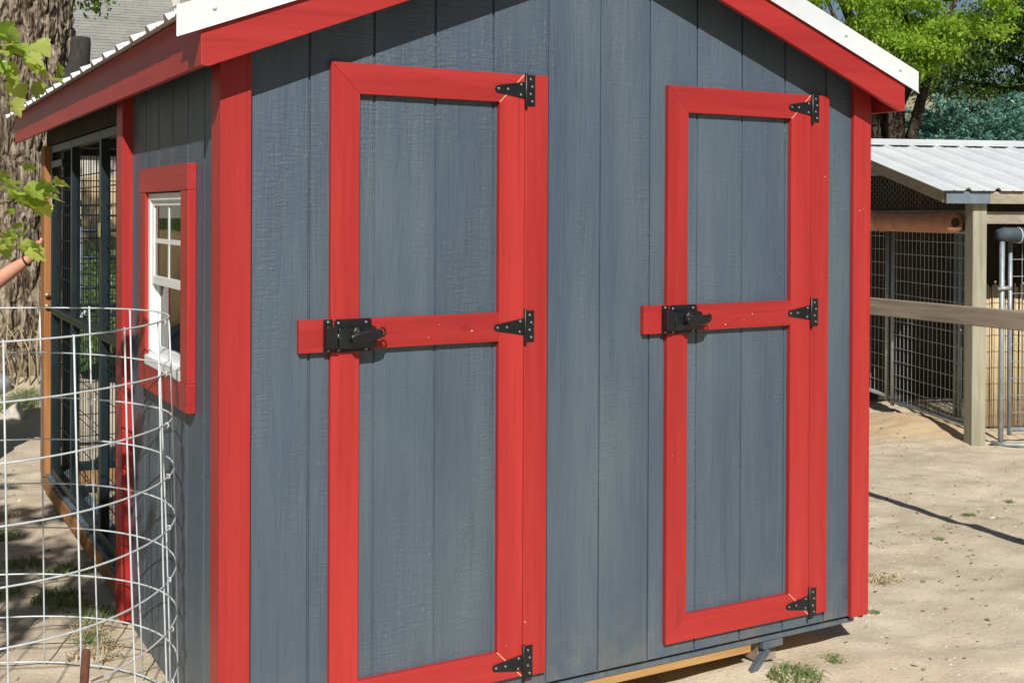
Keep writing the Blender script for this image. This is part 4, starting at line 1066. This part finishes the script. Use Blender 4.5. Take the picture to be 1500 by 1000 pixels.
for bx, by, wh in ((-9.5, 4.5, 'level with the person at the run'), (-9.0, 10.5, 'level with the lawn and picket fence'), (-6.8, -3.2, 'behind the maple sapling'), (-4.5, -11.5, 'facing the doors on the left'), (1.5, -12.0, 'straight in front of the doors'), (7.5, -11.0, 'facing the doors on the right')):  # unseen trees, added to block sky fill and shade the ground
    spot_tree('sky_block_tree', 'broad leafy unseen tree added to cut sky light, '+wh, (bx, by, 0), 4.5, .22,
              [(bx, by, 4.6, 2, 2.2, 2.6, 1.9), (bx+.8, by+1.2, 3.4, 1, 1.8, 2.0, 1.2), (bx+.5, by-1.4, 3.2, 1, 1.8, 1.9, 1.3), (bx+.4, by, 1.7, 1, 1.6, 2.4, 1.0)], 11000, .16, HEDGE, BARK2, 'unseen trees added to cut fill light', .7, .2)
# blue spruce: whorls of drooping boughs, each thick with short needles
SX_, SY_ = 11.05, 6.75
sp = thing('blue_spruce', 'low bushy blue-green spruce behind the white kennel roof', 'tree', (SX_, SY_, -.1))
MB().tube([(SX_, SY_, -.3), (SX_, SY_, 1.5), (SX_, SY_, 2.7)], [.14, .10, .03], 10).build('trunk', BARK2, sp)
nc, nd = [], []
bo = MB(); NBO = 300
for k in range(NBO):
    z0 = .9+1.95*(k/NBO); a = k*2.399; Lb = 1.75*(1-max(0, (z0-1.9)/1.15)**1.7)*random.uniform(.72, 1.1)
    z0 += random.uniform(-.1, .1)
    dirv = np.array([math.cos(a), math.sin(a), 0]); p0_ = np.array([SX_, SY_, z0])
    tip = p0_+dirv*Lb+np.array([0, 0, .05*Lb+.10])
    bo.tube([Vector(p0_), Vector((p0_+tip)/2-np.array([0, 0, .03])), Vector(tip)], [.016, .010, .004], 5)
    m = int(330*Lb)
    t = rng.uniform(.3, 1.0, m)**.8
    side = np.cross(dirv, [0, 0, 1]); off = rng.normal(0, .22, m)*(1.12-t)
    twig = np.round(off*11)/11
    pts = p0_+np.outer(t, tip-p0_)+np.outer(twig+rng.normal(0, .014, m), side)+np.stack([np.zeros(m), np.zeros(m), -.04*np.sin(t*3)-.2*twig**2+rng.normal(0, .022, m)], 1)
    nc.append(pts); nd.append(np.tile(dirv*.9+np.array([0, 0, .45]), (m, 1))+np.outer(np.sign(twig)*.8, side))
bo.build('bough', BARK2, sp)
nc, nd = np.concatenate(nc), np.concatenate(nd)
kind(leaf_cloud('needles', nc, nd, .062, SPRUCE, sp, .30, .1), 'stuff')

# ================================================================== GROUND DETAIL
def tuft_mesh(n, r, h, mat, lay=.5):
    P = []
    for k in range(n):
        a = random.uniform(0, 2*PI); q = r*math.sqrt(random.random()); x, y = q*math.cos(a), q*math.sin(a)
        L = h*random.uniform(.5, 1.2); b = random.uniform(0, 2*PI); ln = lay*random.uniform(.3, 1.4); w = random.uniform(.0016, .0036)
        dx, dy = math.cos(b), math.sin(b); sx, sy = -dy*w, dx*w
        p1 = (x+dx*L*ln*.4, y+dy*L*ln*.4, L*.6); p2 = (x+dx*L*ln, y+dy*L*ln, L*(1-.35*ln))
        P.append([(x-sx, y-sy, -.01), (x+sx, y+sy, -.01), (p1[0]+sx*.8, p1[1]+sy*.8, p1[2]), (p1[0]-sx*.8, p1[1]-sy*.8, p1[2])])
        P.append([(p1[0]-sx*.8, p1[1]-sy*.8, p1[2]), (p1[0]+sx*.8, p1[1]+sy*.8, p1[2]), (p2[0]+sx*.2, p2[1]+sy*.2, p2[2]), (p2[0]-sx*.2, p2[1]-sy*.2, p2[2])])
    o = quads('tuft', np.array(P), mat); me = o.data; bpy.data.objects.remove(o); return me
tm = [tuft_mesh(170, .075, .034, GRASSM, 1.3), tuft_mesh(110, .055, .028, GRASSM, 1.4), tuft_mesh(110, .07, .026, DRYGRASS, 1.5), tuft_mesh(220, .15, .11, GRASSM, .8)]
def tuft(m, x, y, s, label, group, cat='grass'):
    o = bpy.data.objects.new('grass_tuft', tm[m]); COL.objects.link(o); o.location = (x, y, gz(x, y)-.002); o.scale = (s, s, s); o.rotation_euler = (0, 0, random.uniform(0, 6))
    tag(o, label, cat, group)
for m, x, y, s in ((0, 1.80, -.10, 1.25), (1, 2.07, -.03, .75), (1, 2.58, .27, .45), (1, 4.26, 1.17, .6), (1, 4.81, 1.33, .55), (1, 4.4, .8, .5), (1, 3.7, .9, .5)):
    tuft(m, x, y, s, 'small green grass tuft in the open sand beside the shed front corner' if y < .5 else 'tiny weed sprout in the bare sand between shed and kennel', 'green tufts by the shed corner' if y < .5 else 'weed sprouts in the sand')
tuft(2, 2.98, .57, 1.2, 'yellowed dry grass clump on the sand past the red corner board', None)
for m, x, y, s in ((0, -.33, 1.42, 1.2), (1, -.42, 1.62, 1.3), (0, -.36, 2.1, 1.4), (1, -.5, 2.3, 1.3), (0, -.55, 2.9, 1.3), (1, -.40, 1.2, 1.2), (2, -.42, 1.05, 1.3), (2, -.5, 3.2, 1.2), (1, -.62, 1.9, 1.2), (2, -.37, 1.30, 1.2), (0, -.45, 1.75, 1.3)):
    tuft(m, x, y, s, 'low patchy grass clump on the shaded sand alongside the wire run' if m < 2 else 'pale dry grass wisp on the sand alongside the wire run', 'grass clumps along the run' if m < 2 else 'dry wisps along the run')
for x, y, s in ((-.10, 5.95, 1.0), (-.02, 6.05, .9), (-.20, 5.9, .8)):
    tuft(3, x, y, s, 'bushy green grass clump at the foot of the big trunk', 'grass at the trunk foot')
def rock(name, c, r, mat, label, seed):
    bm = bmesh.new(); bmesh.ops.create_icosphere(bm, subdivisions=3, radius=1)
    for v in bm.verts:
        p = v.co.copy(); k = 1+.28*noise.noise(p*1.3+Vector((seed, 0, 0)))+.1*noise.noise(p*3.5+Vector((0, seed, 0)))
        v.co = Vector((p.x*r[0]*k, p.y*r[1]*k, p.z*r[2]*k))
    me = bpy.data.meshes.new(name); bm.to_mesh(me); bm.free(); me.materials.append(mat); me.polygons.foreach_set('use_smooth', [True]*len(me.polygons))
    o = link(name, me); o.location = c; tag(o, label, 'rock')
rock('rock', (-.30, 6.22, gz(-.30, 6.22)+.05), (.15, .12, .12), STONE, 'blue-grey rock beside the grass at the trunk foot', 2)
rock('rock', (-.16, 5.74, gz(-.16, 5.74)+.03), (.062, .055, .07), STONEW, 'small pale stone in front of the grass at the trunk foot', 7)
def litter(name, n, mat, regions, size, seed):
    r = np.random.default_rng(seed); P = []
    for (x0, x1, y0, y1, w) in regions:
        for k in range(int(n*w)):
            x, y = r.uniform(x0, x1), r.uniform(y0, y1)
            if -.24 < x < 2.2 and .02 < y < 3.6: continue
            z = gz(x, y); s = size*r.uniform(.4, 1.5); a = r.uniform(0, 6.3); t = r.normal(0, .25, 2); as_ = r.uniform(.25, .9)
            ux, uy = math.cos(a)*s, math.sin(a)*s; vx, vy = -math.sin(a)*s*as_, math.cos(a)*s*as_
            zz = z+.004
            P.append([(x-ux, y-uy, zz-t[0]*s), (x+vx, y+vy, zz+t[1]*s), (x+ux, y+uy, zz+t[0]*s+.002), (x-vx, y-vy, zz-t[1]*s)])
    kind(quads(name, np.array(P), mat), 'stuff')
REG = [(1.2, 4.5, -1.2, 2.2, .45), (3, 6.4, .2, 4.5, .35), (-1.6, -.3, .2, 4.6, .3)]
litter('fallen_leaf_bits', 1100, LITTER, REG, .011, 3)
litter('dark_debris', 330, LITTERD, REG, .009, 4)
def pebbles():
    r = np.random.default_rng(9); m = MB()
    for k in range(700):
        x, y = (r.uniform(1.3, 5.8), r.uniform(-1, 3)) if k % 3 else (r.uniform(-1.5, -.35), r.uniform(.3, 4.5))
        if -.3 < x < 2.25 and y > -.02: continue
        s = r.uniform(.003, .010); z = gz(x, y)
        vs = [(x+s*a*r.uniform(.7, 1.2), y+s*b*r.uniform(.7, 1.2), z+s*c*.6) for a, b, c in ((1, 0, 0), (0, 1, 0), (-1, 0, 0), (0, -1, 0), (0, 0, 1), (0, 0, -1))]
        m.add(vs, [(0, 1, 4), (1, 2, 4), (2, 3, 4), (3, 0, 4), (1, 0, 5), (2, 1, 5), (3, 2, 5), (0, 3, 5)])
    kind(m.build('pebbles', STONEW), 'stuff')
pebbles()
def lawn():
    r = np.random.default_rng(5); P = []
    for k in range(16000):
        x, y = r.uniform(-1.5, 5.5), r.uniform(9.4, 17)
        z = gz(x, y); h = r.uniform(.05, .11); a = r.uniform(0, 6.3); w = .012; b = r.uniform(-.05, .05, 2)
        P.append([(x-w*math.cos(a), y-w*math.sin(a), z-.01), (x+w*math.cos(a), y+w*math.sin(a), z-.01), (x+b[0]+.003, y+b[1], z+h), (x+b[0]-.003, y+b[1], z+h)])
    kind(quads('lawn_grass', np.array(P), GRASSM), 'stuff')
lawn()
